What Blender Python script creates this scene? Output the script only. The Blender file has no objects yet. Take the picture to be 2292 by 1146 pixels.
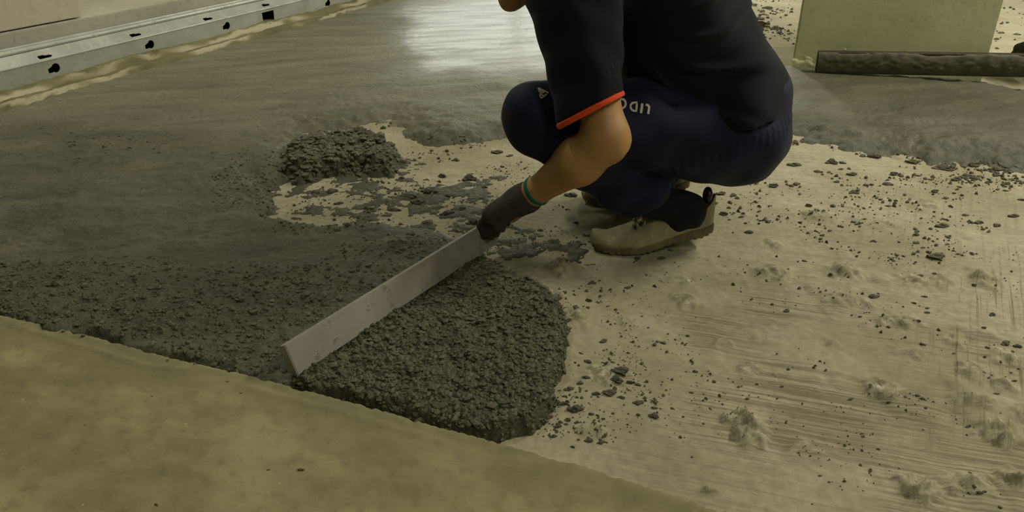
import bpy, bmesh, math, random
import numpy as np
from mathutils import Vector, Matrix
from mathutils.bvhtree import BVHTree

random.seed(7)
rng = np.random.default_rng(7)
scene = bpy.context.scene
COL = scene.collection

# ------------------------------------------------------------------ camera
CAM_H = 0.78
FPX = 1700.0
PITCH = math.atan2(853.0, 1700.0)          # horizon lies 853 px above the frame centre
cam_data = bpy.data.cameras.new('camera')
cam_data.sensor_width = 36.0
cam_data.lens = FPX / 2292.0 * 36.0
cam_data.clip_start = 0.02
cam_data.clip_end = 100
cam = bpy.data.objects.new('camera', cam_data)
COL.objects.link(cam)
cam.location = (0, 0, CAM_H)
cam.rotation_euler = (math.pi / 2 - PITCH, 0, 0)
scene.camera = cam

# ------------------------------------------------------------------ world, lights, exposure
world = bpy.data.worlds.new('world')
scene.world = world
world.use_nodes = True
bg = world.node_tree.nodes['Background']
bg.inputs[0].default_value = (0.93, 0.95, 0.80, 1)
bg.inputs[1].default_value = 0.20

scene.view_settings.view_transform = 'Standard'
scene.view_settings.look = 'None'
scene.view_settings.gamma = 1.0
scene.view_settings.use_curve_mapping = False
scene.view_settings.exposure = 0.0

CEIL = 3.0


def area_light(name, loc, target, sx, sy, power, color):
    d = bpy.data.lights.new(name, 'AREA')
    d.shape = 'RECTANGLE'
    d.size = sx
    d.size_y = sy
    d.energy = power
    d.color = color
    o = bpy.data.objects.new(name, d)
    COL.objects.link(o)
    o.location = loc
    o.rotation_euler = (Vector(target) - Vector(loc)).to_track_quat('-Z', 'Y').to_euler()
    return o


# fluorescent battens on the ceiling (fixtures are built further down at the same places)
TUBE_COL = (1.0, 0.965, 0.80)
BATTENS = [(3.0, 2.2, 104), (1.4, 6.4, 60), (-1.5, 3.0, 30), (5.0, 4.6, 76), (1.7, -1.2, 32)]  # all out of view; the last, behind the viewpoint, is added as fill
for bx_, by_, bw_ in BATTENS:
    area_light('batten_light', (bx_, by_, CEIL - 0.16), (bx_, by_, 0), 0.14, 1.2, bw_, TUBE_COL)


# ------------------------------------------------------------------ pixel helpers (frame 2292 x 1146)
def ray(px, py):
    a = (px - 1146.0) / FPX
    b = (py - 573.0) / FPX
    return (a, math.cos(PITCH) - b * math.sin(PITCH), -math.sin(PITCH) - b * math.cos(PITCH))


def W(px, py, Y):
    """point seen at a pixel, at the distance Y ahead"""
    d = ray(px, py)
    t = Y / d[1]
    return np.array((d[0] * t, Y, CAM_H + d[2] * t))


def G(px, py, z=0.0):
    """point seen at a pixel on the level z"""
    d = ray(px, py)
    t = (z - CAM_H) / d[2]
    return np.array((d[0] * t, d[1] * t, z))


def GP(pts, z=0.0):
    return np.array([G(x, y, z)[:2] for x, y in pts])


def to_px(X, Y, Z):
    dx, dy, dz = X, Y, Z - CAM_H
    dep = dy * math.cos(PITCH) - dz * math.sin(PITCH)
    up = dy * math.sin(PITCH) + dz * math.cos(PITCH)
    return 1146 + FPX * dx / dep, 573 - FPX * up / dep


# ------------------------------------------------------------------ numpy noise
def _hash(ix, iy, seed):
    h = (ix.astype(np.int64) * 374761393 + iy.astype(np.int64) * 668265263 + seed * 1274126177) & 0xFFFFFFFF
    h = ((h ^ (h >> 13)) * 1103515245) & 0xFFFFFFFF
    h = ((h ^ (h >> 16)) * 2246822519) & 0xFFFFFFFF
    h = h ^ (h >> 15)
    return (h & 0xFFFFFF) / float(0xFFFFFF)


def vnoise(x, y, seed=0):
    ix = np.floor(x)
    iy = np.floor(y)
    fx = x - ix
    fy = y - iy
    u = fx * fx * fx * (fx * (fx * 6 - 15) + 10)
    v = fy * fy * fy * (fy * (fy * 6 - 15) + 10)
    a = _hash(ix, iy, seed)
    b = _hash(ix + 1, iy, seed)
    c = _hash(ix, iy + 1, seed)
    d = _hash(ix + 1, iy + 1, seed)
    return (a + (b - a) * u) * (1 - v) + (c + (d - c) * u) * v - 0.5


def fbm(x, y, octaves=4, seed=0, gain=0.5):
    s = 0
    amp = 1.0
    for o in range(octaves):
        s = s + amp * vnoise(x * 2 ** o + 17.3 * o, y * 2 ** o - 9.1 * o, seed + o)
        amp *= gain
    return s


def worley(x, y, seed=0):
    ix = np.floor(x)
    iy = np.floor(y)
    best = np.full(x.shape, 9.0)
    for ox in (-1, 0, 1):
        for oy in (-1, 0, 1):
            cx = ix + ox
            cy = iy + oy
            px = cx + _hash(cx, cy, seed)
            py = cy + _hash(cx, cy, seed + 77)
            best = np.minimum(best, (px - x) ** 2 + (py - y) ** 2)
    return np.sqrt(best)


def sstep(a, b, x):
    t = np.clip((x - a) / (b - a), 0, 1)
    return t * t * (3 - 2 * t)


def poly_sd(X, Y, pts):
    """signed distance to a polygon, positive inside"""
    pts = np.asarray(pts)
    d = np.full(X.shape, 1e9)
    inside = np.zeros(X.shape, bool)
    n = len(pts)
    for i in range(n):
        ax, ay = pts[i]
        bx, by = pts[(i + 1) % n]
        ex, ey = bx - ax, by - ay
        wx, wy = X - ax, Y - ay
        t = np.clip((wx * ex + wy * ey) / (ex * ex + ey * ey + 1e-12), 0, 1)
        d = np.minimum(d, (wx - ex * t) ** 2 + (wy - ey * t) ** 2)
        c = ((ay > Y) != (by > Y)) & (X < ex * (Y - ay) / (ey + 1e-12) + ax)
        inside ^= c
    d = np.sqrt(d)
    return np.where(inside, d, -d)


def line_d(X, Y, pts):
    d = np.full(X.shape, 1e9)
    for i in range(len(pts) - 1):
        ax, ay = pts[i]
        ex, ey = pts[i + 1][0] - ax, pts[i + 1][1] - ay
        t = np.clip(((X - ax) * ex + (Y - ay) * ey) / (ex * ex + ey * ey), 0, 1)
        d = np.minimum(d, (X - ax - ex * t) ** 2 + (Y - ay - ey * t) ** 2)
    return np.sqrt(d)


# ------------------------------------------------------------------ materials
def mat(name, rough=0.7, metallic=0.0, spec=0.5):
    m = bpy.data.materials.new(name)
    m.use_nodes = True
    nt = m.node_tree
    b = nt.nodes['Principled BSDF']
    b.inputs['Roughness'].default_value = rough
    b.inputs['Metallic'].default_value = metallic
    b.inputs['Specular IOR Level'].default_value = spec
    return m, nt, b


def N(nt, typ, **kw):
    n = nt.nodes.new(typ)
    for k, v in kw.items():
        if hasattr(n, k):
            setattr(n, k, v)
        else:
            n.inputs[k.replace('_', ' ')].default_value = v
    return n


def srgb(r, g, b):
    def f(c):
        c /= 255.0
        return c / 12.92 if c <= 0.04045 else ((c + 0.055) / 1.055) ** 2.4
    return (f(r), f(g), f(b), 1.0)


def coords(nt, rot=0.0, scale=(1, 1, 1), kind='Object'):
    tc = N(nt, 'ShaderNodeTexCoord')
    mp = N(nt, 'ShaderNodeMapping', vector_type='TEXTURE')      # turn first, then stretch
    mp.inputs['Rotation'].default_value = (0, 0, -rot)
    mp.inputs['Scale'].default_value = tuple(1.0 / q for q in scale)
    nt.links.new(tc.outputs[kind], mp.inputs['Vector'])
    return mp.outputs['Vector']


def noise(nt, vec, scale, detail=4, rough=0.55):
    n = N(nt, 'ShaderNodeTexNoise')
    n.inputs['Scale'].default_value = scale
    n.inputs['Detail'].default_value = detail
    n.inputs['Roughness'].default_value = rough
    if vec is not None:
        nt.links.new(vec, n.inputs['Vector'])
    return n.outputs['Fac']


def ramp(nt, fac, stops):
    r = N(nt, 'ShaderNodeValToRGB')
    els = r.color_ramp.elements
    while len(els) < len(stops):
        els.new(0.5)
    for e, (p, c) in zip(els, stops):
        e.position = p
        e.color = c if len(c) == 4 else (*c, 1)
    nt.links.new(fac, r.inputs['Fac'])
    return r.outputs['Color']


def mix(nt, fac, a, b, mode='MIX'):
    m = N(nt, 'ShaderNodeMix', data_type='RGBA', blend_type=mode)
    for i, s in ((0, fac), (6, a), (7, b)):
        if hasattr(s, 'is_output'):
            nt.links.new(s, m.inputs[i])
        else:
            m.inputs[i].default_value = s
    return m.outputs[2]


def math_n(nt, op, a, b=None, clamp=False):
    m = N(nt, 'ShaderNodeMath', operation=op)
    m.use_clamp = clamp
    for i, s in ((0, a), (1, b)):
        if s is None:
            continue
        if hasattr(s, 'is_output'):
            nt.links.new(s, m.inputs[i])
        else:
            m.inputs[i].default_value = s
    return m.outputs[0]


def bump(nt, bsdf, height, strength, dist=0.002, prev=None):
    b = N(nt, 'ShaderNodeBump')
    b.inputs['Strength'].default_value = strength
    b.inputs['Distance'].default_value = dist
    nt.links.new(height, b.inputs['Height'])
    if prev is not None:
        nt.links.new(prev, b.inputs['Normal'])
    nt.links.new(b.outputs['Normal'], bsdf.inputs['Normal'])
    return b.outputs['Normal']


def attr(nt, name):
    a = N(nt, 'ShaderNodeAttribute')
    a.attribute_name = name
    return a.outputs['Fac']


G0 = (0, 0, 0, 1)
G1 = (1, 1, 1, 1)


def make_subfloor_mat():
    m, nt, b = mat('dusty_concrete', 0.9, 0, 0.25)
    v = coords(nt)
    blotch = noise(nt, v, 3.4, 7, 0.65)
    fine = noise(nt, v, 60, 5, 0.65)
    c = ramp(nt, blotch, [(0.3, srgb(146, 141, 114)), (0.5, srgb(168, 162, 136)), (0.72, srgb(190, 184, 160))])
    c = mix(nt, math_n(nt, 'MULTIPLY', ramp(nt, fine, [(0.35, G1), (0.62, G0)]), 0.42), c, srgb(126, 120, 94))
    # trowel combing: fine lines in two directions, each where the floor was combed
    va = coords(nt, SCR_A, (3.0, 170, 1))
    la = ramp(nt, noise(nt, va, 1.0, 3, 0.6), [(0.40, G1), (0.56, G0)])
    vb = coords(nt, SCR_B, (3.0, 110, 1))
    lb = ramp(nt, noise(nt, vb, 1.0, 3, 0.6), [(0.38, G1), (0.48, G0)])
    nodab = math_n(nt, 'SUBTRACT', 1.0, math_n(nt, 'MULTIPLY', attr(nt, 'dab'), 1.6), True)
    fa = math_n(nt, 'MULTIPLY', math_n(nt, 'MULTIPLY', la, nodab), attr(nt, 'comb_a'))
    fb = math_n(nt, 'MULTIPLY', lb, attr(nt, 'comb_b'))
    f = math_n(nt, 'MAXIMUM', fa, fb)
    c = mix(nt, math_n(nt, 'MULTIPLY', f, 0.70), c, srgb(108, 102, 77))
    # damp grey stain, old dabs of a greyer mortar, yellowish dust
    c = mix(nt, math_n(nt, 'MULTIPLY', attr(nt, 'stain'), 0.36), c, srgb(116, 108, 82))
    dcol = ramp(nt, noise(nt, v, 46, 5, 0.7), [(0.36, srgb(112, 108, 80)), (0.52, srgb(150, 145, 118)), (0.68, srgb(206, 201, 180))])
    c = mix(nt, math_n(nt, 'MULTIPLY', attr(nt, 'dab'), 0.8), c, dcol)
    nt.links.new(c, b.inputs['Base Color'])
    h = math_n(nt, 'SUBTRACT', fine, math_n(nt, 'MULTIPLY', f, 0.8))
    bump(nt, b, h, 0.55, 0.002)
    return m


def make_mortar_mat():
    m, nt, b = mat('wet_mortar', 0.6, 0, 0.5)
    v = coords(nt)
    n1 = noise(nt, coords(nt, -0.3, (1, 1.8, 1)), 6, 7, 0.66)
    n2 = noise(nt, v, 170, 4, 0.7)
    n3 = noise(nt, coords(nt, -0.25, (1.2, 6, 1)), 2.0, 4, 0.55)
    c = ramp(nt, n1, [(0.28, srgb(58, 56, 38)), (0.5, srgb(76, 73, 53)), (0.72, srgb(98, 94, 71))])
    c = mix(nt, math_n(nt, 'MULTIPLY', n3, attr(nt, 'smooth')), c, srgb(162, 159, 132))
    c = mix(nt, math_n(nt, 'MULTIPLY', ramp(nt, n2, [(0.35, G1), (0.55, G0)]), 0.35), c, srgb(48, 46, 33))
    c = mix(nt, math_n(nt, 'MULTIPLY', ramp(nt, noise(nt, v, 62, 5, 0.75), [(0.34, G1), (0.47, G0)]), 0.55), c, srgb(44, 42, 29))
    nt.links.new(c, b.inputs['Base Color'])
    wet = attr(nt, 'wet')
    rw = math_n(nt, 'MULTIPLY', wet, ramp(nt, n3, [(0.36, (0.75,) * 3), (0.56, G1)]))
    r = math_n(nt, 'SUBTRACT', 0.60, math_n(nt, 'MULTIPLY', rw, 0.40))
    nt.links.new(r, b.inputs['Roughness'])
    bs = N(nt, 'ShaderNodeBump')
    bs.inputs['Distance'].default_value = 0.004
    nt.links.new(math_n(nt, 'ADD', n2, math_n(nt, 'MULTIPLY', noise(nt, v, 48, 5, 0.65), 2.2)), bs.inputs['Height'])
    st = math_n(nt, 'SUBTRACT', 0.75, math_n(nt, 'MULTIPLY', wet, 0.72))
    nt.links.new(st, bs.inputs['Strength'])
    nt.links.new(bs.outputs['Normal'], b.inputs['Normal'])
    return m


def make_grain_mat():
    m, nt, b = mat('mortar_grain', 0.62, 0, 0.45)
    v = coords(nt)
    c = ramp(nt, noise(nt, v, 25, 4, 0.6), [(0.3, srgb(72, 68, 50)), (0.7, srgb(102, 97, 75))])
    nt.links.new(c, b.inputs['Base Color'])
    bump(nt, b, noise(nt, v, 320, 3, 0.6), 0.5, 0.002)
    return m


def make_slab_mat():
    m, nt, b = mat('cured_screed', 0.8, 0, 0.35)
    v = coords(nt)
    n1 = noise(nt, v, 4.2, 7, 0.66)
    n2 = noise(nt, v, 34, 6, 0.7)
    n3 = noise(nt, coords(nt, 0.25, (1, 3, 1)), 5, 4, 0.6)
    c = ramp(nt, n1, [(0.32, srgb(114, 110, 78)), (0.5, srgb(138, 132, 96)), (0.7, srgb(160, 152, 112))])
    c = mix(nt, math_n(nt, 'MULTIPLY', ramp(nt, n3, [(0.45, G0), (0.7, G1)]), 0.6), c, srgb(176, 168, 118))
    c = mix(nt, math_n(nt, 'MULTIPLY', ramp(nt, n2, [(0.3, G1), (0.5, G0)]), 0.45), c, srgb(98, 95, 62))
    sp = N(nt, 'ShaderNodeTexVoronoi')
    sp.inputs['Scale'].default_value = 38
    nt.links.new(v, sp.inputs['Vector'])
    spot = math_n(nt, 'MULTIPLY', ramp(nt, sp.outputs['Distance'], [(0.05, G1), (0.11, G0)]),
                  ramp(nt, noise(nt, v, 9, 3), [(0.5, G0), (0.62, G1)]))
    c = mix(nt, math_n(nt, 'MULTIPLY', spot, 0.6), c, srgb(196, 186, 146))
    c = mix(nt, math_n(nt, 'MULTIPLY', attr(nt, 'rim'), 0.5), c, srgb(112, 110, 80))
    nt.links.new(c, b.inputs['Base Color'])
    bump(nt, b, n2, 0.5, 0.0025)
    return m


def make_concrete_mat(name, c0, c1, rough=0.85, sc=5.0):
    m, nt, b = mat(name, rough, 0, 0.3)
    v = coords(nt)
    n1 = noise(nt, v, sc, 5, 0.6)
    n2 = noise(nt, v, sc * 12, 4, 0.6)
    c = ramp(nt, n1, [(0.32, c0), (0.68, c1)])
    c = mix(nt, math_n(nt, 'MULTIPLY', ramp(nt, n2, [(0.3, G1), (0.45, G0)]), 0.35), c,
            (c0[0] * .6, c0[1] * .6, c0[2] * .55, 1))
    nt.links.new(c, b.inputs['Base Color'])
    bump(nt, b, n2, 0.3, 0.003)
    return m


def make_cloth_mat(name, c0, c1, rough=0.9, scale=900):
    m, nt, b = mat(name, rough, 0, 0.2)
    v = coords(nt)
    c = ramp(nt, noise(nt, v, 14, 4, 0.6), [(0.3, c0), (0.7, c1)])
    nt.links.new(c, b.inputs['Base Color'])
    b.inputs['Sheen Weight'].default_value = 0.05
    b.inputs['Sheen Roughness'].default_value = 0.5
    bump(nt, b, noise(nt, v, scale, 2), 0.25, 0.001)
    return m


def make_plain(name, col, rough=0.6, metallic=0.0, var=0.12, scale=30, bmp=0.15):
    m, nt, b = mat(name, rough, metallic)
    v = coords(nt)
    n = noise(nt, v, scale, 4, 0.6)
    lo = tuple(x * (1 - var) for x in col[:3]) + (1,)
    hi = tuple(min(1, x * (1 + var)) for x in col[:3]) + (1,)
    nt.links.new(ramp(nt, n, [(0.3, lo), (0.7, hi)]), b.inputs['Base Color'])
    bump(nt, b, n, bmp, 0.002)
    return m


def make_metal(name, col, rough, splash, var=0.2, met=0.7):
    """metal with dried mortar film and splashes"""
    m, nt, b = mat(name, rough, 0.75)
    v = coords(nt)
    n = noise(nt, coords(nt, 0, (1, 1, 1)), 9, 4, 0.6)
    sp = ramp(nt, noise(nt, v, 34, 5, 0.7), [(0.56, G0), (0.66, G1)])
    lo = tuple(x * (1 - var) for x in col[:3]) + (1,)
    hi = tuple(min(1, x * (1 + var)) for x in col[:3]) + (1,)
    c = ramp(nt, n, [(0.3, lo), (0.7, hi)])
    c = mix(nt, math_n(nt, 'MULTIPLY', sp, 0.75), c, splash)
    nt.links.new(c, b.inputs['Base Color'])
    nt.links.new(math_n(nt, 'SUBTRACT', met, math_n(nt, 'MULTIPLY', sp, met)), b.inputs['Metallic'])
    nt.links.new(math_n(nt, 'ADD', rough, math_n(nt, 'MULTIPLY', sp, 0.4)), b.inputs['Roughness'])
    bump(nt, b, sp, 0.4, 0.002)
    return m


def emission(name, col, strength):
    m = bpy.data.materials.new(name)
    m.use_nodes = True
    nt = m.node_tree
    nt.nodes.remove(nt.nodes['Principled BSDF'])
    e = N(nt, 'ShaderNodeEmission')
    e.inputs['Color'].default_value = (*col, 1)
    e.inputs['Strength'].default_value = strength
    nt.links.new(e.outputs[0], nt.nodes['Material Output'].inputs['Surface'])
    return m


# directions of the combing on the subfloor, measured on the ground
_a = G(1330, 925)[:2] - G(1950, 1040)[:2]
SCR_A = -math.atan2(_a[1], _a[0])
_a = G(2180, 640)[:2] - G(2196, 1060)[:2]
SCR_B = -math.atan2(_a[1], _a[0])

M = {}
M['floor'] = make_subfloor_mat()
M['mortar'] = make_mortar_mat()
M['grain'] = make_grain_mat()
M['slab'] = make_slab_mat()
M['kerb'] = make_concrete_mat('kerb_mortar', srgb(96, 93, 64), srgb(126, 121, 88), 0.85, 6)
_nt = M['kerb'].node_tree
_b = _nt.nodes['Principled BSDF']
_src = _b.inputs['Base Color'].links[0].from_socket
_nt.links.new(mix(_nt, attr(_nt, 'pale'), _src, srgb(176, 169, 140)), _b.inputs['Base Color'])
M['wall'] = make_concrete_mat('grey_wall', srgb(166, 162, 146), srgb(188, 184, 168), 0.85, 3)
M['panel'] = make_concrete_mat('white_panel', srgb(190, 184, 164), srgb(206, 200, 180), 0.7, 2)
M['olive'] = make_concrete_mat('olive_concrete', srgb(104, 100, 72), srgb(132, 126, 94), 0.9, 5)
M['column'] = make_concrete_mat('greenish_plaster', srgb(170, 173, 130), srgb(194, 193, 152), 0.8, 3)
M['ceiling'] = make_concrete_mat('ceiling_paint', srgb(150, 146, 126), srgb(166, 162, 140), 0.9, 2)
M['galv'] = make_metal('galvanised_steel', srgb(188, 189, 180), 0.4, srgb(168, 163, 142), 0.15, 0.35)
M['alu'] = make_metal('aluminium_bar', srgb(158, 153, 146), 0.5, srgb(112, 106, 94), 0.12, 0.25)
M['dirty_bar'] = make_metal('mortar_caked_bar', srgb(58, 50, 36), 0.7, srgb(40, 35, 25), 0.3, 0.1)  # mortar brown, taken slightly darker for the shade on the bar
M['shirt'] = make_cloth_mat('shirt_jersey', srgb(15, 16, 23), srgb(22, 22, 32))
M['trousers'] = make_cloth_mat('navy_trouser', srgb(19, 21, 42), srgb(27, 29, 62), 0.68)
M['sock'] = make_cloth_mat('dark_sock', srgb(22, 22, 28), srgb(30, 30, 38))
M['orange'] = make_cloth_mat('orange_trim', srgb(214, 74, 30), srgb(234, 92, 44), 0.8)
M['glove'] = make_cloth_mat('grey_glove', srgb(52, 46, 42), srgb(76, 68, 62), 0.9, 500)
M['teal'] = make_cloth_mat('teal_cuff', srgb(14, 96, 82), srgb(24, 120, 102), 0.8)
M['print'] = make_plain('white_print', srgb(205, 205, 190), 0.6, 0, 0.05)
M['skin'] = make_plain('skin', srgb(182, 140, 88), 0.55, 0, 0.10, 22, 0.1)
M['skin'].node_tree.nodes['Principled BSDF'].inputs['Subsurface Weight'].default_value = 0.08
M['skin'].node_tree.nodes['Principled BSDF'].inputs['Subsurface Radius'].default_value = (0.01, 0.004, 0.002)
M['hair'] = make_plain('black_hair', srgb(22, 20, 18), 0.6, 0, 0.3, 200, 0.6)
M['eye'] = make_plain('eye_white', srgb(220, 214, 204), 0.3, 0, 0.05)
M['lip'] = make_plain('lip', srgb(140, 84, 66), 0.5, 0, 0.1)
M['shoe'] = make_concrete_mat('muddy_shoe', srgb(120, 118, 86), srgb(168, 162, 124), 0.8, 16)
M['sole'] = make_concrete_mat('muddy_sole', srgb(88, 80, 56), srgb(128, 120, 86), 0.85, 20)
M['tab'] = make_plain('black_heel_tab', srgb(26, 26, 34), 0.35, 0, 0.1)
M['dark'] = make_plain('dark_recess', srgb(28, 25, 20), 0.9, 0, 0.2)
M['white_metal'] = make_plain('white_enamel', srgb(210, 208, 196), 0.5, 0, 0.04)


# ------------------------------------------------------------------ object helpers
def tag(o, label=None, cat=None, group=None, kind=None):
    if label:
        o['label'] = label
    if cat:
        o['category'] = cat
    if group:
        o['group'] = group
    if kind:
        o['kind'] = kind
    return o


def link(name, me, m=None, parent=None):
    o = bpy.data.objects.new(name, me)
    COL.objects.link(o)
    if m is not None and me is not None and len(me.materials) == 0:
        me.materials.append(m)
    if parent is not None:
        o.parent = parent
    return o


def empty(name, loc=(0, 0, 0)):
    o = bpy.data.objects.new(name, None)
    COL.objects.link(o)
    o.location = loc
    return o


def fast_mesh(name, V, F, smooth=True, attrs=None):
    """V (n,3), F (m,k) index arrays"""
    V = np.asarray(V, np.float32)
    F = np.asarray(F, np.int32)
    me = bpy.data.meshes.new(name)
    me.vertices.add(len(V))
    me.vertices.foreach_set('co', V.ravel())
    k = F.shape[1]
    me.loops.add(F.size)
    me.loops.foreach_set('vertex_index', F.ravel())
    me.polygons.add(len(F))
    me.polygons.foreach_set('loop_start', np.arange(0, F.size, k, dtype=np.int32))
    me.polygons.foreach_set('use_smooth', np.full(len(F), smooth))
    me.update(calc_edges=True)
    for n, a in (attrs or {}).items():
        at = me.attributes.new(n, 'FLOAT', 'POINT')
        at.data.foreach_set('value', np.asarray(a, np.float32).ravel())
    me.validate()
    return me


def grid_mesh(name, xs, ys, Z, keep=None, attrs=None, smooth=True):
    nx, ny = len(xs), len(ys)
    X, Y = np.meshgrid(xs, ys)
    V = np.stack([X, Y, Z], -1).reshape(-1, 3)
    idx = np.arange(nx * ny).reshape(ny, nx)
    F = np.stack([idx[:-1, :-1], idx[:-1, 1:], idx[1:, 1:], idx[1:, :-1]], -1).reshape(-1, 4)
    attrs = {k: np.asarray(a).reshape(-1) for k, a in (attrs or {}).items()}
    if keep is not None:
        kf = keep.reshape(-1)[F].any(1)
        F = F[kf]
        used = np.zeros(len(V), bool)
        used[F] = True
        remap = np.cumsum(used) - 1
        V = V[used]
        F = remap[F]
        attrs = {k: a[used] for k, a in attrs.items()}
    return fast_mesh(name, V, F, smooth, attrs)


def bm_box(bm, c, s, mtx=None):
    r = bmesh.ops.create_cube(bm, size=1.0)
    for v in r['verts']:
        v.co = Vector((v.co.x * s[0] + c[0], v.co.y * s[1] + c[1], v.co.z * s[2] + c[2]))
        if mtx is not None:
            v.co = mtx @ v.co
    return r['verts']


def bm_mesh(name, bm, bevel=0.0, seg=2):
    if bevel:
        bmesh.ops.bevel(bm, geom=list(bm.edges), offset=bevel, segments=seg, affect='EDGES', clamp_overlap=True)
    me = bpy.data.meshes.new(name)
    bm.normal_update()
    bm.to_mesh(me)
    bm.free()
    return me


def box_obj(name, c, s, m, parent=None, mtx=None, bevel=0.0):
    bm = bmesh.new()
    bm_box(bm, c, s)
    me = bm_mesh(name, bm, bevel)
    o = link(name, me, m, parent)
    if mtx is not None:
        o.matrix_world = mtx
    return o


def outline_mesh(name, splines, thick):
    """flat plate with holes: closed outlines (first = outside), thickness along local z"""
    cu = bpy.data.curves.new(name, 'CURVE')
    cu.dimensions = '2D'
    cu.fill_mode = 'BOTH'
    cu.extrude = thick / 2
    for pts in splines:
        s = cu.splines.new('POLY')
        s.points.add(len(pts) - 1)
        for p, (x, y) in zip(s.points, pts):
            p.co = (x, y, 0, 1)
        s.use_cyclic_u = True
    o = bpy.data.objects.new(name, cu)
    COL.objects.link(o)
    dg = bpy.context.evaluated_depsgraph_get()
    me = bpy.data.meshes.new_from_object(o.evaluated_get(dg))
    me.name = name
    bpy.data.objects.remove(o)
    bpy.data.curves.remove(cu)
    return me


# ================================================================== GROUND
LEVEL = 0.030        # finished level of the screed above the bare subfloor

EDGE_PX = [(-700, 540), (-300, 628), (0, 697), (150, 727), (300, 766), (420, 797), (640, 850), (820, 895), (1000, 947),
           (1100, 974), (1250, 1014), (1400, 1060), (1500, 1092), (1600, 1122), (1700, 1150), (1900, 1210), (2300, 1330)]
EDGE = GP(EDGE_PX, LEVEL)

# ---- bare subfloor
BUMPS = [  # px, py, half width px, half height px, height m : hardened dabs on the subfloor
    (1892, 612, 46, 24, .016), (2205, 628, 44, 26, .016), (1728, 610, 48, 20, .011), (1262, 600, 34, 24, .013),
    (1540, 676, 40, 20, .008), (1830, 482, 46, 16, .010), (1900, 676, 70, 18, .010), (1670, 955, 46, 44, .022),
    (1972, 870, 52, 24, .015), (2190, 905, 70, 20, .012), (2235, 968, 60, 36, .018), (2050, 1098, 50, 26, .020),
    (2160, 1085, 70, 30, .014), (2270, 1080, 40, 30, .016), (1350, 838, 60, 26, .010), (1328, 968, 36, 24, .009),
    (1255, 662, 30, 16, .008), (1680, 828, 34, 16, .007), (1620, 770, 26, 16, .006), (1290, 712, 40, 24, .010),
    (2035, 628, 50, 18, .010), (2105, 628, 40, 18, .009), (1730, 545, 40, 14, .007), (2060, 460, 60, 12, .007),
    (1960, 500, 60, 14, .006), (2010, 720, 60, 20, .010), (2260, 800, 40, 24, .010), (2180, 830, 40, 26, .012),
    (1800, 1000, 40, 16, .004), (1590, 1095, 30, 16, .008), (2140, 760, 36, 18, .008), (2250, 860, 30, 20, .010),
    (1530, 630, 36, 14, .006), (1400, 720, 30, 16, .005), (1860, 770, 22, 16, .005), (1250, 600, 40, 14, .008),
    (2290, 935, 40, 30, .014), (1390, 480, 30, 14, .006), (1270, 520, 40, 12, .006), (2040, 788, 40, 14, .008),
]


def subfloor(X, Y):
    z = 0.004 * fbm(X * 3, Y * 3, 3, 3) + 0.0025 * fbm(X * 14, Y * 14, 4, 9)
    dab = np.zeros_like(X)
    wx = X + 0.018 * fbm(X * 45, Y * 45, 4, 21)
    wy = Y + 0.018 * fbm(X * 45, Y * 45, 4, 22)
    for i, (px, py, hw, hh, hgt) in enumerate(BUMPS):
        c = G(px, py)
        rx = abs(G(px + hw, py)[0] - c[0])
        ry = abs(G(px, py - hh)[1] - c[1])
        ry = min(ry, rx * 2.2)
        q = np.sqrt(((wx - c[0]) / rx) ** 2 + ((wy - c[1]) / ry) ** 2)
        w = np.clip(1 - q, 0, 1)
        prof = w ** 0.9 * (1 + 1.1 * fbm(X * 85 + i, Y * 85, 4, 31, 0.7))
        z = z + hgt * 1.05 * np.clip(prof, 0, 1.4)
        dab = np.maximum(dab, sstep(0.0, 0.5, w) * (0.9 if i % 3 else 0.45))
    # loose random dabs, thicker towards the right
    f = fbm(X * 9 + 4, Y * 9, 4, 51)
    right = sstep(0.2, 0.9, X)
    z = z + 0.016 * np.clip(f - 0.36 + 0.06 * right, 0, 1) * (0.5 + right)
    # comb grooves
    ca, sa = math.cos(SCR_A), math.sin(SCR_A)
    u = X * ca - Y * sa
    v = X * sa + Y * ca
    groove = fbm(u * 2.2, v * 120, 2, 61)
    A, B, S = comb_masks(X, Y)
    z = z - 0.0010 * A * (1 - sstep(0, .3, dab)) * np.clip(groove + 0.05, 0, 1) * 2
    # a dragged patch
    z = z - 0.0015 * S
    # small-scale grit
    z = z + 0.0016 * fbm(X * 70, Y * 70, 4, 71, 0.65) * (0.6 + 1.6 * dab)
    return z, dab


def comb_masks(X, Y):
    pa = GP([(1280, 770), (1420, 690), (1650, 620), (2000, 690), (2292, 760), (2500, 900), (2400, 1200), (1700, 1190), (1300, 960)])
    A = sstep(-0.05, 0.08, poly_sd(X, Y, pa)) * sstep(-0.35, 0.1, fbm(X * 5, Y * 5, 3, 81))
    A = np.maximum(A, 0.35 * sstep(-0.45, 0.25, fbm(X * 4, Y * 4, 3, 85)))
    pb = GP([(2000, 600), (2150, 540), (2400, 540), (2500, 1200), (2050, 1200), (1960, 1000), (2040, 800)])
    B = sstep(-0.04, 0.08, poly_sd(X, Y, pb)) * sstep(-0.3, 0.2, fbm(X * 6, Y * 6, 3, 82))
    B = np.maximum(B, 0.4 * sstep(-0.05, 0.05, poly_sd(X, Y, GP([(1850, 380), (2292, 420), (2350, 640), (1900, 560)]))))
    ps = GP([(1715, 915), (1850, 905), (1960, 940), (1990, 1010), (1900, 1045), (1780, 1035), (1712, 1000)])
    S = sstep(-0.015, 0.02, poly_sd(X + 0.01 * fbm(X * 30, Y * 30, 3, 5), Y, ps))
    return A, B, S


def axis_steps(a, b, f):
    out = [a]
    while out[-1] < b:
        out.append(out[-1] + f(out[-1]))
    return np.array(out)


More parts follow.
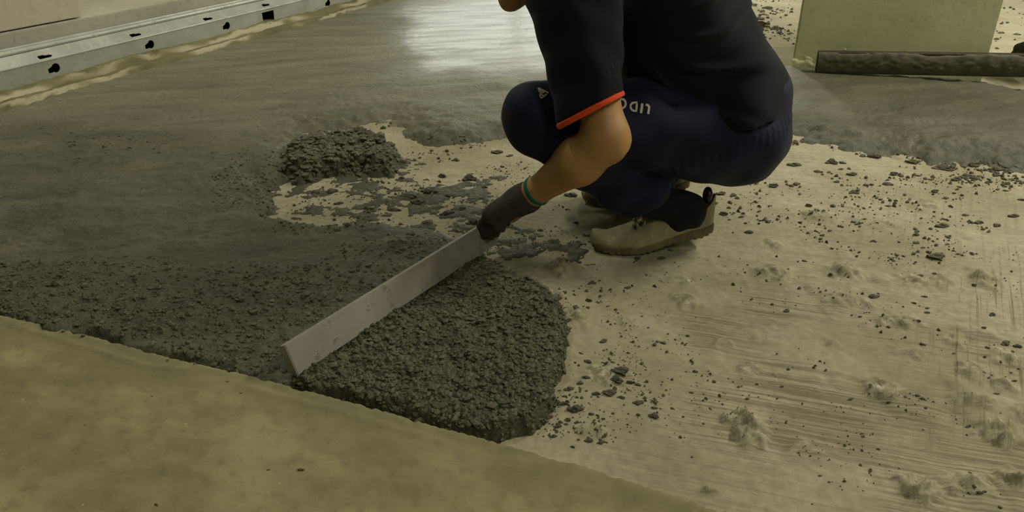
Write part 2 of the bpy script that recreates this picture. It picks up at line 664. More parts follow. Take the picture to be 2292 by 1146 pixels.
# the visible floor is finely meshed where it is near; the same surface goes on coarser around it
xs = np.concatenate([axis_steps(-7, -0.55, lambda x: 0.06), axis_steps(-0.5, 1.95, lambda x: 0.0048), axis_steps(2.0, 8.0, lambda x: 0.06)])
ys = np.concatenate([axis_steps(-3, 0.68, lambda y: 0.08), axis_steps(0.72, 2.9, lambda y: 0.0042 * max(1, y / 1.1)), axis_steps(2.95, 9.6, lambda y: 0.06)])
X, Y = np.meshgrid(xs, ys)
Z, DAB = subfloor(X, Y)
A_, B_, S_ = comb_masks(X, Y)
floor_me = grid_mesh('floor', xs, ys, Z, None, {'comb_a': A_, 'comb_b': B_, 'stain': S_, 'dab': DAB})
floor = tag(link('floor', floor_me, M['floor']), 'pale dusty bare concrete subfloor with trowel combing and hardened dabs', None, None, 'structure')


def floor_z(x, y):
    return float(subfloor(np.array([[x]]), np.array([[y]]))[0][0, 0])


# ---- cured screed slab in the foreground
xs = axis_steps(-3.0, 1.3, lambda x: 0.006 if -1.1 < x < 0.75 else 0.05)
ys = axis_steps(-1.0, 2.0, lambda y: 0.006 if 0.68 < y < 1.4 else 0.04)
X, Y = np.meshgrid(xs, ys)
slab_poly = np.concatenate([EDGE, [[1.3, -2.0], [-4.0, -2.0]]])
sd = poly_sd(X, Y + 0.0035 * fbm(X * 10, Y * 10, 4, 11), slab_poly)
Z = LEVEL + 0.0015 * fbm(X * 5, Y * 5, 3, 13) + 0.0006 * fbm(X * 60, Y * 60, 3, 14)
RIDGE = [GP([(30, 728), (110, 752), (230, 788), (330, 818), (430, 826)], LEVEL), GP([(560, 868), (640, 888), (760, 920), (880, 955), (1005, 994)], LEVEL)]
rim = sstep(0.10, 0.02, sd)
for R_ in RIDGE:
    dl = line_d(X, Y + 0.004 * fbm(X * 30, Y * 30, 2, 15), R_)
    side = sd < np.interp(X, R_[:, 0], poly_sd(R_[:, 0], R_[:, 1], slab_poly))
    inx = sstep(R_[0, 0] - 0.03, R_[0, 0] + 0.05, X) * sstep(R_[-1, 0] + 0.02, R_[-1, 0] - 0.03, X)
    Z = Z + 0.0035 * np.exp(-(dl / 0.006) ** 2) - 0.0015 * side * inx
Z = Z - (LEVEL + 0.012) * sstep(0.012, -0.008, sd) - 0.004 * sstep(0.05, 0.0, sd) * (fbm(X * 40, Y * 40, 3, 16) > 0.22)
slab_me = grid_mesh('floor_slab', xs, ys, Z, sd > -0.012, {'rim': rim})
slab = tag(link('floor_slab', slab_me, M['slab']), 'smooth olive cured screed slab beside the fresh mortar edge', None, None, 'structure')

# ---- fresh mortar
MASK_SCREED = [(-500, 640), (0, 735), (300, 800), (660, 885), (760, 790), (920, 680), (1085, 572), (1085, 548), (1050, 528), (980, 507),
               (880, 494), (770, 492), (690, 486), (640, 472), (612, 440), (632, 405), (680, 388), (720, 375), (700, 340), (660, 318),
               (690, 292), (780, 280), (868, 262), (888, 285), (920, 300), (980, 322), (1060, 316), (1130, 300), (1250, 292),
               (1480, 300), (1560, 180), (1640, 90), (1600, 10), (1500, -60), (880, -60), (700, 30), (0, 235), (-500, 370)]
MASK_PATCH = [(1380, 290), (1600, 285), (1720, 275), (1765, 282), (1800, 302), (1860, 322), (1960, 340), (2040, 352), (2120, 362),
              (2200, 366), (2292, 375), (2500, 390), (2900, 330), (2600, 230), (2400, 215), (2292, 190), (2200, 172), (2080, 164),
              (1930, 150), (1770, 138), (1600, 130), (1450, 180)]
MASK_BED = [(640, 868), (690, 800), (860, 690), (1050, 560), (1105, 585), (1160, 622), (1205, 640), (1240, 662), (1262, 690), (1278, 740),
            (1266, 800), (1246, 850), (1256, 890), (1232, 925), (1190, 950), (1150, 962), (1080, 972), (1000, 965), (900, 938), (780, 905)]
MASK_HEAP = [(628, 345), (640, 312), (700, 298), (780, 292), (850, 296), (885, 318), (892, 350), (880, 378), (800, 374), (720, 382), (665, 396), (632, 380)]


def rough_field(X, Y):
    """0 = floated smooth, 1 = loose and granular"""
    r = np.zeros_like(X)
    for px, py, sx, sy, a in [(150, 640, .35, .16, .8), (330, 700, .3, .12, 1.0), (560, 680, .25, .2, 1.0), (780, 640, .2, .2, .75),
                              (560, 780, .2, .1, 1.0), (40, 690, .3, .1, .8), (60, 450, .3, .2, .35), (620, 400, .22, .25, .9), (760, 500, .25, .1, .7),
                              (330, 320, .3, .25, .45), (130, 290, .3, .15, .5), (900, 560, .2, .1, .7), (560, 350, .3, .2, .5),
                              (900, 300, .2, .15, .6), (1050, 305, .2, .12, .6), (2200, 230, .3, .2, .5), (2250, 340, .4, .1, .9),
                              (2000, 335, .3, .06, .7), (1800, 300, .2, .1, .5)]:
        c = G(px, py, LEVEL)
        r = np.maximum(r, a * np.exp(-((X - c[0]) / sx) ** 2 - ((Y - c[1]) / sy) ** 2))
    base = 0.20 + 0.9 * np.clip(fbm(X * 3, Y * 3, 4, 95), 0, 1)
    return np.clip(np.maximum(r, base * sstep(4.0, 2.2, Y)), 0, 1)


def granular(X, Y, s=1.0, seed=0):
    w1 = worley(X * 75 * s, Y * 75 * s, seed)
    w2 = worley(X * 150 * s + 3, Y * 150 * s, seed + 1)
    return (0.55 - w1) * 1.0 + (0.5 - w2) * 0.45 + 0.8 * fbm(X * 38 * s, Y * 38 * s, 4, seed + 2)


# axes of the hall: along the rail and square to it
AZ = math.atan2(1870 - 1146.0, FPX / math.cos(PITCH))
U = np.array((math.sin(AZ), math.cos(AZ), 0))        # along the rail
NRM = np.array((math.cos(AZ), -math.sin(AZ), 0))      # out of the wall, towards the room
BASE = G(0, 247, LEVEL)
BASE0 = float(BASE @ NRM)
COL_CORNER = G(1771, 152, LEVEL * .5)


def clear_of_walls(X, Y):
    """mortar stops under the kerb and at the column face"""
    room = X * NRM[0] + Y * NRM[1] > BASE0 - 0.03
    a = (X - COL_CORNER[0]) * NRM[0] + (Y - COL_CORNER[1]) * NRM[1]
    b = (X - COL_CORNER[0]) * U[0] + (Y - COL_CORNER[1]) * U[1]
    return room & ~((a > 0.008) & (b > 0.008) & (a < 0.9) & (b < 0.62))


def mortar_sheet(name, poly_px, xs, ys, level, edge_w, wob, rough_fn, wet_fn=None, extra=None, seed=0, gamp=0.006, floor_drop=0.012, pale=1.0):
    X, Y = np.meshgrid(xs, ys)
    P = GP(poly_px, level * 0.6)
    sd = poly_sd(X, Y, P) + wob * fbm(X * 12, Y * 12, 4, seed + 40) + 0.35 * wob * fbm(X * 60, Y * 60, 3, seed + 41)
    r = rough_fn(X, Y)
    z = level + 0.0045 * fbm(X * 2.2, Y * 4.5, 3, seed + 42)
    ua = X * math.cos(0.25) + Y * math.sin(0.25)
    va = -X * math.sin(0.25) + Y * math.cos(0.25)
    far = sstep(3.4, 2.4, Y)
    z = z + 0.003 * fbm(ua * 1.6, va * 9, 3, seed + 43) * (1 - 0.5 * r) * (0.25 + 0.75 * far)
    z = z + gamp * granular(X, Y, 1.0, seed + 44) * r + 0.0012 * fbm(X * 45, Y * 45, 3, seed + 45)
    z = z + 0.017 * fbm(ua * 5, va * 8, 6, seed + 47, 0.58) * sstep(3.6, 2.0, Y) * sstep(1.3, 1.6, Y)
    if extra is not None:
        z = z + extra(X, Y)
    ew = edge_w if np.isscalar(edge_w) else edge_w(X, Y)
    e = sstep(-0.2 * ew, ew, sd + 0.25 * ew * fbm(X * 30, Y * 30, 4, seed + 46))
    z = -floor_drop + (z + floor_drop) * e ** 0.7
    wet = np.zeros_like(X) if wet_fn is None else np.clip(wet_fn(X, Y), 0, 1) * (1 - 0.85 * r)
    me = grid_mesh(name, xs, ys, z, (sd > -0.2 * ew - 0.02) & clear_of_walls(X, Y), {'wet': wet, 'smooth': pale * (1 - r) * (0.3 + 0.7 * sstep(1.9, 2.9, Y))})   # floated finish further in, sheen put into its colour; raw mortar near the bar
    return me, (xs, ys, z, sd, r)


def wet_screed(X, Y):
    P = GP([(868, 15), (900, 0), (1000, -40), (1700, -60), (1700, 140), (1250, 165), (1120, 168), (1000, 182), (880, 192), (862, 150), (858, 90)], LEVEL)
    w = sstep(-0.12, 0.25, poly_sd(X, Y, P) + 0.25 * fbm(X * 3, Y * 2, 4, 91))
    far = 0.35 * sstep(2.0, 3.2, Y)
    return np.clip(np.maximum(w, far + 0.4 * fbm(X * 2, Y * 2, 3, 92) * sstep(1.6, 2.4, Y)), 0, 1)


def screed_extra(X, Y):
    z = np.zeros_like(X)
    for pts, h, w in [([(640, 345), (560, 372), (470, 392), (380, 400)], .008, .05), ([(300, 360), (240, 400), (180, 430), (150, 480)], .006, .03),
                      ([(900, 205), (1000, 198), (1120, 190)], .010, .05), ([(820, 262), (700, 292), (600, 318)], .006, .05),
                      ([(380, 485), (470, 470), (500, 465)], -.008, .02), ([(900, 290), (980, 298), (1050, 292)], .010, .035),
                      ([(930, 312), (1000, 316), (1040, 308)], -.008, .02)]:
        z = z + h * np.exp(-(line_d(X, Y, GP(pts, LEVEL)) / w) ** 2)
    return z


xs = axis_steps(-3.0, 0.95, lambda x: 0.0058 if -1.3 < x < 0.1 else 0.010)
ys = axis_steps(1.0, 6.2, lambda y: 0.0042 * max(1.0, y / 1.4) ** 1.35)
scr_me, SCR = mortar_sheet('fresh_screed', MASK_SCREED, xs, ys, LEVEL - 0.001, lambda X, Y: 0.03 + 0.13 * sstep(1.55, 1.8, Y), 0.035, rough_field, wet_screed, screed_extra, 100, 0.0065)
tag(link('fresh_screed', scr_me, M['mortar']), 'wide sheet of fresh dark mortar screed floated towards the metal rail', 'mortar')

xs = axis_steps(0.3, 3.2, lambda x: 0.0075)
ys = axis_steps(1.9, 3.8, lambda y: 0.0062)
pat_me, PAT = mortar_sheet('mortar_patch', MASK_PATCH, xs, ys, LEVEL + 0.004, 0.22, 0.05, rough_field, lambda X, Y: 0.18 + 0.4 * fbm(X * 2, Y * 4, 3, 7),
                           lambda X, Y: 0.010 * np.exp(-(line_d(X, Y, GP([(1800, 190), (1950, 196), (2100, 192)], LEVEL)) / 0.05) ** 2)
                           - 0.012 * np.exp(-(line_d(X, Y, GP([(1900, 268), (2100, 272), (2350, 272)], LEVEL)) / 0.03) ** 2), 200, 0.0035, 0.012, 0.35)
tag(link('mortar_patch', pat_me, M['mortar']), 'low rounded patch of fresh mortar in front of the greenish column', 'mortar')

xs = axis_steps(-0.42, 0.17, lambda x: 0.0019)
ys = axis_steps(0.80, 1.56, lambda y: 0.0022)


def bed_extra(X, Y):
    band = np.exp(-(line_d(X, Y, GP([(1085, 640), (1060, 740), (1010, 830)], LEVEL)) / 0.022) ** 2)
    return 0.007 * fbm(X * 9, Y * 9, 3, 300) - 0.004 * band + 0.004 * sstep(-0.1, 0.12, X)


bed_me, BED = mortar_sheet('mortar_bed', MASK_BED, xs, ys, LEVEL - 0.001, 0.020, 0.012, lambda X, Y: np.ones_like(X), None, bed_extra, 300, 0.0075)
bed = tag(link('mortar_bed', bed_me, M['mortar']), 'loose granular bed of damp mortar in front of the screeding bar', 'mortar')

xs = axis_steps(-0.8, -0.15, lambda x: 0.004)
ys = axis_steps(1.9, 2.6, lambda y: 0.005)
heap_me, HEAP = mortar_sheet('mortar_heap', MASK_HEAP, xs, ys, 0.045, 0.06, 0.03, lambda X, Y: np.ones_like(X), None, None, 400, 0.012)
heap = tag(link('mortar_heap', heap_me, M['mortar']), 'rough heap of dark mortar beside the bare patch left in the screed', 'mortar')

# thin smears and crumbled residue between the screed and the worker
xs = axis_steps(-0.75, 0.75, lambda x: 0.0045)
ys = axis_steps(1.45, 2.6, lambda y: 0.006)
X, Y = np.meshgrid(xs, ys)
zone = poly_sd(X, Y, GP([(640, 480), (630, 430), (700, 385), (900, 350), (1000, 400), (1120, 400), (1150, 460), (1110, 560), (1000, 540), (760, 500)], 0))
zone = np.maximum(zone, 0.5 * poly_sd(X, Y, GP([(1090, 548), (1140, 540), (1240, 545), (1330, 548), (1340, 560), (1240, 556), (1130, 560)], 0)) + 0.03)  # plus a long narrow dark strip along the floor, up to the shoe
stre = fbm(X * 13, Y * 16, 5, 500, 0.72) - 0.04
m_ = stre - 0.10 + 0.55 * np.clip(zone, -0.3, 0.08) * 4
m_ = np.where(zone > -0.02, m_, -1)
for cpx, cpy, a, s_ in [(940, 440, .45, .07), (1050, 490, .35, .1), (830, 480, .3, .07), (720, 430, .2, .05), (1210, 550, .55, .06), (1140, 548, .5, .05), (1290, 553, .5, .05), (920, 520, .4, .08)]:
    c = G(cpx, cpy)
    m_ = m_ + a * np.exp(-((X - c[0]) / s_) ** 2 - ((Y - c[1]) / (s_ * .8)) ** 2)
f0, _d = subfloor(X, Y)
zz = f0 - 0.004 + np.clip(m_ * 0.03, 0, 0.007) + 0.0035 * granular(X, Y, 1.0, 510) * (m_ > 0)
smear_me = grid_mesh('mortar_smear', xs, ys, zz, m_ > 0.02, {'wet': np.zeros_like(X), 'smooth': np.zeros_like(X)})
tag(link('mortar_smear', smear_me, M['mortar']), 'thin crumbled mortar residue smeared over bare floor beside the worker', 'mortar', None, 'stuff')


# ---- loose grains and lumps
def blob_mesh(name, sub, seed, sq=(1, 1, 0.8), amp=0.35):
    r = np.random.default_rng(seed)
    bm = bmesh.new()
    bmesh.ops.create_icosphere(bm, subdivisions=sub, radius=1.0)
    ph = r.uniform(0, 6.28, (6,))
    fr = r.uniform(1.5, 5.0, (6, 3))
    for v in bm.verts:
        n = v.co.normalized()
        k = sum(math.sin(fr[i][0] * n.x + fr[i][1] * n.y + fr[i][2] * n.z + ph[i]) for i in range(6)) / 6
        v.co = n * (1 + amp * 1.6 * k + r.uniform(-1, 1) * amp * 0.5)
        v.co = Vector((v.co.x * sq[0], v.co.y * sq[1], v.co.z * sq[2]))
    return bm_mesh(name, bm)


def mesh_arrays(me):
    V = np.array([v.co for v in me.vertices])
    F = np.array([p.vertices[:] for p in me.polygons])
    return V, F


def scatter(name, centres, sizes, sub, m, label, cat, parent=None, nproto=6, seed=0, flat=0.8):
    """many grains joined in one mesh (uncountable stuff)"""
    r = np.random.default_rng(seed)
    protos = [mesh_arrays(blob_mesh('tmp', sub, seed * 31 + k, (1, 0.85, flat), 0.38)) for k in range(nproto)]
    Vs, Fs = [], []
    off = 0
    for i, (c, s) in enumerate(zip(centres, sizes)):
        V, F = protos[i % nproto]
        a = r.uniform(0, 6.28)
        ca, sa = math.cos(a), math.sin(a)
        st = r.uniform(0.7, 1.35)
        Q = np.stack([(V[:, 0] * st * ca - V[:, 1] * sa) * s, (V[:, 0] * st * sa + V[:, 1] * ca) * s, V[:, 2] * s], -1) + c
        Vs.append(Q)
        Fs.append(F + off)
        off += len(V)
    me = fast_mesh(name, np.concatenate(Vs), np.concatenate(Fs), False)
    o = link(name, me, m, parent)
    if parent is None:
        tag(o, label, cat, None, 'stuff')
    else:
        tag(o, None, None, None, 'stuff')
    return o


def sample_sheet(S, n, rmin=0.3, sdmin=0.0, ymax=9):
    xs, ys, z, sd, r = S
    out = []
    ny, nx = z.shape
    tries = 0
    while len(out) < n and tries < n * 60:
        tries += 1
        i = rng.integers(0, nx - 1)
        j = rng.integers(0, ny - 1)
        if sd[j, i] > sdmin and r[j, i] * rng.uniform(0.15, 1.5) > rmin and ys[j] < ymax and z[j, i] > 0.002:
            out.append((xs[i] + rng.uniform(-.002, .002), ys[j] + rng.uniform(-.002, .002), z[j, i]))
    return np.array(out)


c = sample_sheet(BED, 6500, 0.0, -0.004)
scatter('grain', c - [0, 0, 0.0005], rng.gamma(4, 0.0007, len(c)) + 0.0010, 1, M['grain'], None, None, bed, 6, 1)
c = sample_sheet(SCR, 5200, 0.55, 0.0, 2.4)
scatter('mortar_grains', c - [0, 0, 0.0008], rng.gamma(4, 0.0006, len(c)) + 0.0009, 1, M['grain'],
        'loose damp mortar grains on the screed left of the screeding bar', 'mortar', None, 6, 2)
c = sample_sheet(HEAP, 900, 0.0, -0.01)
scatter('grain', c, rng.gamma(4, 0.0014, len(c)) + 0.002, 1, M['grain'], None, None, heap, 6, 3)


def ground_level(x, y):
    return floor_z(x, y)


# crumbs: (polygon of pixels, count, mean size m)
CRUMBS = [([(640, 480), (700, 385), (900, 340), (1130, 310), (1200, 400), (1120, 560), (900, 500)], 900, .0028),
          ([(1230, 650), (1300, 640), (1420, 740), (1480, 930), (1340, 1000), (1170, 980), (1270, 860)], 420, .0026),
          ([(1600, 420), (1780, 320), (2292, 390), (2292, 560), (1900, 600), (1620, 540)], 900, .0036),
          ([(1750, 300), (2292, 370), (2292, 420), (1800, 380)], 500, .0050),
          ([(1300, 600), (2292, 540), (2292, 900), (1400, 900)], 420, .0026),
          ([(1400, 880), (2292, 880), (2292, 1146), (1650, 1120)], 180, .0022),
          ([(1100, 440), (1320, 470), (1320, 600), (1090, 590)], 260, .0026),
          ([(1650, 0), (1780, 0), (1775, 100), (1700, 80)], 260, .009),
          ([(2212, 0), (2400, 0), (2400, 120), (2200, 120)], 90, .009),
          ([(680, 300), (880, 268), (890, 290), (700, 312)], 60, .004)]
cs, ss = [], []
for poly, n, mean in CRUMBS:
    P = np.array(poly, float)
    lo, hi = P.min(0), P.max(0)
    k = 0
    while k < n:
        q = rng.uniform(lo, hi)
        if poly_sd(np.array([q[0]]), np.array([q[1]]), P)[0] < -12 * rng.uniform():
            continue
        g = G(q[0], q[1])
        cl = fbm(np.array([g[0] * 8]), np.array([g[1] * 8]), 3, 600)[0]
        if cl * 1.6 + rng.uniform(-.25, .25) < 0.06:
            continue
        cs.append((g[0], g[1]))
        ss.append(0.72 * mean * rng.gamma(1.6, 0.55))
        k += 1
cs = np.array(cs)
fz, _d = subfloor(cs[:, 0][:, None], cs[:, 1][:, None])
ss = np.clip(np.array(ss), 0.0012, 0.02)
cc = np.concatenate([cs, fz + ss[:, None] * 0.3], 1)
big = np.argsort(-ss * 1.7 / np.maximum(cc[:, 1], 0.8))[:130]
BIG = [(cc[i], ss[i]) for i in big]
keepm = np.ones(len(ss), bool)
keepm[big] = False
scatter('mortar_crumbs', cc[keepm], ss[keepm], 1, M['grain'], 'fine dark mortar crumbs strewn over the pale dusty subfloor', 'mortar crumbs', None, 8, 4, 0.7)

# lumps big enough to be told apart: individual things
LUMP_PROTO = []
for k in range(8):
    r_ = np.random.default_rng(900 + k)
    bm = bmesh.new()
    for j in range(7 if k < 5 else 4):
        a = r_.uniform(0, 6.28)
        d = r_.uniform(0.1, 0.75) if j else 0
        t = blob_mesh('tmp', 2 if j == 0 else 1, 950 + k * 10 + j, (1, .9, .75), 0.3)
        s = (0.62 if j == 0 else r_.uniform(0.25, 0.5))
        t.transform(Matrix.Translation((d * math.cos(a), d * math.sin(a) * 0.8, 0.1 + r_.uniform(0, .25))) @ Matrix.Scale(s, 4))
        bm.from_mesh(t)
    LUMP_PROTO.append(bm_mesh('mortar_lump', bm))
for me in LUMP_PROTO:
    me.materials.append(M['grain'])

LUMPS_BED = [(1385, 838, 28), (1362, 880, 22), (1378, 852, 20), (1410, 856, 14), (1428, 902, 13), (1466, 932, 15), (1290, 918, 20), (1316, 810, 13),
             (1300, 790, 8), (1350, 765, 14), (1325, 636, 11), (1318, 672, 13), (1345, 990, 11), (1320, 985, 13), (1240, 975, 10), (1335, 882, 13),
             (1250, 955, 8), (1282, 1000, 8), (1175, 962, 20), (1140, 955, 18), (1205, 950, 16), (1300, 858, 10), (1275, 870, 12), (1260, 905, 16),
             (1225, 935, 16), (1270, 940, 10), (1390, 890, 10), (1355, 815, 9), (1312, 848, 11), (1250, 828, 12), (1266, 775, 12), (1272, 720, 14), (1248, 668, 14), (1215, 645, 14)]
LUMPS_RIGHT = [(2092, 578, 32), (1612, 437, 20), (1640, 440, 11), (1620, 480, 18), (1660, 486, 8), (1678, 520, 15), (1840, 526, 10), (1955, 540, 10),
               (2092, 432, 16), (2115, 445, 10), (2232, 506, 14), (2270, 485, 16), (2285, 450, 12), (1985, 415, 18), (1872, 408, 12), (1910, 432, 16),
               (1730, 420, 20), (1780, 415, 14), (1905, 392, 20), (1860, 365, 18), (2050, 545, 10), (2110, 508, 20), (2190, 500, 18), (2160, 482, 12),
               (2065, 555, 8), (2145, 570, 8), (2000, 392, 16), (2160, 395, 16), (2230, 395, 12), (1810, 462, 14), (1600, 458, 12), (2058, 620, 12),
               (2090, 618, 10), (2180, 640, 10), (2070, 665, 9), (2045, 680, 9), (2075, 690, 9), (2075, 700, 11), (1955, 665, 20), (1760, 698, 14),
               (2220, 705, 11), (2200, 742, 11), (2250, 768, 16), (2280, 775, 14), (1925, 710, 8), (2135, 790, 9), (2230, 880, 12), (1750, 865, 8),
               (1740, 890, 6), (1905, 890, 8), (1480, 580, 16), (1500, 560, 12), (1780, 370, 20), (1700, 395, 20), (1830, 385, 16), (2040, 365, 26), (2110, 378, 30),
               (2180, 372, 26), (2230, 382, 22), (1960, 352, 22), (2270, 378, 24), (2080, 360, 22), (2140, 362, 22), (1930, 350, 16)]
LUMPS_LEFT = [(1110, 342, 20), (1050, 402, 18), (990, 395, 14), (960, 430, 22), (920, 440, 26), (940, 455, 20), (1000, 440, 14), (880, 470, 22), (1030, 470, 18),
              (1060, 500, 20), (830, 470, 16), (740, 430, 16), (710, 432, 20), (760, 455, 12), (1085, 420, 10), (1130, 500, 10), (1140, 350, 12),
              (820, 410, 10), (900, 400, 12), (1000, 480, 18), (960, 500, 18), (1280, 440, 16), (1290, 500, 9), (1270, 470, 9), (690, 470, 9), (1020, 360, 10)]
LUMPS_SLAB = [(672, 1052, 9), (350, 1130, 8), (540, 880, 6), (510, 855, 5), (190, 952, 5), (600, 1052, 5), (140, 742, 5), (186, 752, 7), (98, 738, 4), (340, 888, 4), (435, 815, 4), (375, 806, 4)]
LUMPS_COLUMN = [(1790, 134, 26), (1650, 30, 20), (1700, 60, 26), (1735, 66, 18), (1720, 20, 18), (2225, 40, 14), (2240, 75, 14), (2275, 78, 12), (2230, 88, 12), (2230, 12, 12)]


def place_lumps(lst, label, group, z0=None, name='mortar_lump'):
    for i, (px, py, hw) in enumerate(lst):
        g = G(px, py, z0 or 0.0)
        s = abs(G(px + hw, py, z0 or 0.0)[0] - g[0]) * (1.0 if z0 is not None or px < 1480 else 0.85)
        z = z0 if z0 is not None else floor_z(g[0], g[1])
        o = link(name, LUMP_PROTO[i % 8] if hw > 9 else LUMP_PROTO[5 + i % 3])
        o.location = (g[0], g[1], z - 0.06 * s)
        o.rotation_euler = (0, 0, random.uniform(-0.5, 0.5) + (math.pi if i % 2 else 0))
        o.scale = (s, s * random.uniform(0.6, 0.9), s * random.uniform(0.55, 0.85))
        tag(o, label, 'mortar lump', group)
        if px in (1110, 1790) and hw > 15:
            tag(o, {1110: 'flat mortar lump on pale floor close to the worker\'s knee', 1790: 'dark mortar lump stuck at the foot of the greenish column'}[px])


place_lumps(LUMPS_BED[:1], 'largest dark crumbly mortar lump fallen beside the granular bed', None)
place_lumps(LUMPS_BED[1:], 'dark crumbly mortar lump fallen beside the edge of the granular bed', 'lumps beside the granular bed')
place_lumps(LUMPS_RIGHT[:1], 'largest knobbly mortar lump, oval, lying alone on the combed subfloor', None)
fr_ = [q for q in LUMPS_RIGHT[1:] if q[1] < 400]
sh_ = [q for q in LUMPS_RIGHT[1:] if q[1] >= 400 and q[0] < 1700]
co_ = [q for q in LUMPS_RIGHT[1:] if q[1] >= 600]
re_ = [q for q in LUMPS_RIGHT[1:] if q not in fr_ and q not in sh_ and q not in co_]
place_lumps(fr_, 'mortar lump crumbled off the rounded patch in front of the column', 'lumps along the rounded patch')
place_lumps(sh_, 'dark mortar lump lying close to the heel of the worker\'s muddy shoe', 'lumps at the worker\'s heel')
place_lumps(co_, 'small mortar lump among the comb scratches of the bare subfloor', 'lumps among the comb scratches')
place_lumps(re_, 'dark mortar lump on the pale subfloor between worker and rounded patch', 'lumps between worker and patch')
place_lumps(LUMPS_LEFT, 'dark mortar lump on the bare patch between screed and worker', 'lumps in the bare patch')
place_lumps(LUMPS_SLAB, 'small dark crumb lying on the smooth olive slab', 'crumbs on the olive slab', LEVEL)
for i, (c_, s_) in enumerate(BIG):
    o = link('mortar_crumb', LUMP_PROTO[5 + i % 3])
    o.location = (c_[0], c_[1], c_[2] - 0.35 * s_)
    o.rotation_euler = (0, 0, random.uniform(0, 6.28))
    o.scale = (s_ * 1.2, s_ * random.uniform(.8, 1.1), s_ * random.uniform(.7, 1.0))
    far_, near_bed = c_[1] > 2.9, c_[0] < 0.32 and c_[1] < 1.45
    if far_:
        tag(o, 'small mortar crumb on the floor far behind the crouching worker', 'mortar crumb', 'crumbs far behind the worker')
    elif near_bed:
        tag(o, 'small mortar crumb shed from the side of the granular bed', 'mortar crumb', 'crumbs beside the granular bed')
    elif c_[0] < 0.2:
        tag(o, 'small mortar crumb on the bare floor by the mortar heap', 'mortar crumb', 'crumbs by the mortar heap')
    else:
        tag(o, 'small mortar crumb on the pale floor behind the worker', 'mortar crumb', 'crumbs behind the worker')
place_lumps(LUMPS_COLUMN, 'mortar lump on the floor around the greenish column', 'lumps around the column')

# ================================================================== RAIL, KERB, LOW WALL (left, far)


def plane_pt(px, py, off):
    """pixel on the vertical plane that lies `off` behind the kerb foot: returns (along, z)"""
    d = np.array(ray(px, py))
    o = np.array((0, 0, CAM_H))
    t = (BASE0 - off - o @ NRM) / (d @ NRM)
    p = o + d * t
    return float(p @ U), float(p[2])


def rail_frame(off):
    """matrix: local x = along, local y = up, local z = out of wall"""
    m = Matrix.Identity(4)
    for i in range(3):
        m[i][0] = U[i]
        m[i][1] = (0, 0, 1)[i]
        m[i][2] = NRM[i]
        m[i][3] = NRM[i] * (BASE0 - off)
    return m


OFF_K, OFF_F, OFF_T, OFF_L, OFF_W = 0.0, 0.10, 0.15, 0.165, 0.185
zF0 = plane_pt(0, 205, OFF_F)[1] - 0.03
zF1 = plane_pt(0, 160, OFF_F)[1]
zT1 = plane_pt(0, 131, OFF_T)[1]
zL1 = plane_pt(0, 119, OFF_L)[1]
zW1 = plane_pt(0, 77, OFF_W)[1]
S0, S1 = 0.6, 7.5
print('RAIL z', zF0, zF1, zT1, zL1, zW1)

# kerb of smeared mortar at the rail foot
n_s, n_c = 420, 26
sv = np.linspace(S0, S1, n_s)
cv = np.linspace(0, 1, n_c)
SV, CV = np.meshgrid(sv, cv)
foot = 0.018 * fbm(SV * 3, SV * 0 + 1.5, 3, 701)
off = -0.02 + foot * (1 - CV) + CV * (OFF_F + 0.045)
zF_face = zF0 + 0.035
top_z = zF_face + 0.022 * fbm(SV * 4, SV * 0 + 7.5, 4, 702)
z = (LEVEL - 0.012) + (top_z - LEVEL + 0.012) * (0.55 * sstep(0.05, 0.24, CV) + 0.45 * sstep(0.42, 0.75, CV)) + 0.006 * fbm(SV * 12, CV * 3, 4, 703)
P = SV[..., None] * U + (BASE0 - off)[..., None] * NRM
P[..., 2] = z
idx = np.arange(n_s * n_c).reshape(n_c, n_s)
F = np.stack([idx[:-1, :-1], idx[:-1, 1:], idx[1:, 1:], idx[1:, :-1]], -1).reshape(-1, 4)
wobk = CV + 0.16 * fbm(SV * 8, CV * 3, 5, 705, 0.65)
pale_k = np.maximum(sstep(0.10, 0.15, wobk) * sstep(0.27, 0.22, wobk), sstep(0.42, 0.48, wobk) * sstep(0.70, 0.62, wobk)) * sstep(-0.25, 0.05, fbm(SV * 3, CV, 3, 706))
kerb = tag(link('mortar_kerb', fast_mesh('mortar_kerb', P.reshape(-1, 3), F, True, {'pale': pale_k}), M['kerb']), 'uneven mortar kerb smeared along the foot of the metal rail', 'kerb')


def hole_key(s, z, w, h):
    """round hole with a slot to one side"""
    pts = []
    for k in range(14):
        a = -2.3 + 4.6 * k / 13
        pts.append((s + 0.18 * w + 0.36 * w * math.cos(a), z + 0.5 * h * math.sin(a)))
    pts += [(s - 0.12 * w, z + 0.26 * h), (s - 0.5 * w, z + 0.05 * h), (s - 0.5 * w, z - 0.40 * h), (s - 0.12 * w, z - 0.42 * h)]
    return pts


def hole_slot(s, z, w, h):
    return [(s - 0.5 * w, z - 0.5 * h), (s + 0.3 * w, z - 0.5 * h), (s + 0.5 * w, z - 0.1 * h), (s + 0.36 * w, z + 0.25 * h), (s + 0.02 * w, z + 0.28 * h),
            (s - 0.02 * w, z + 0.5 * h), (s - 0.42 * w, z + 0.5 * h), (s - 0.5 * w, z + 0.2 * h)]


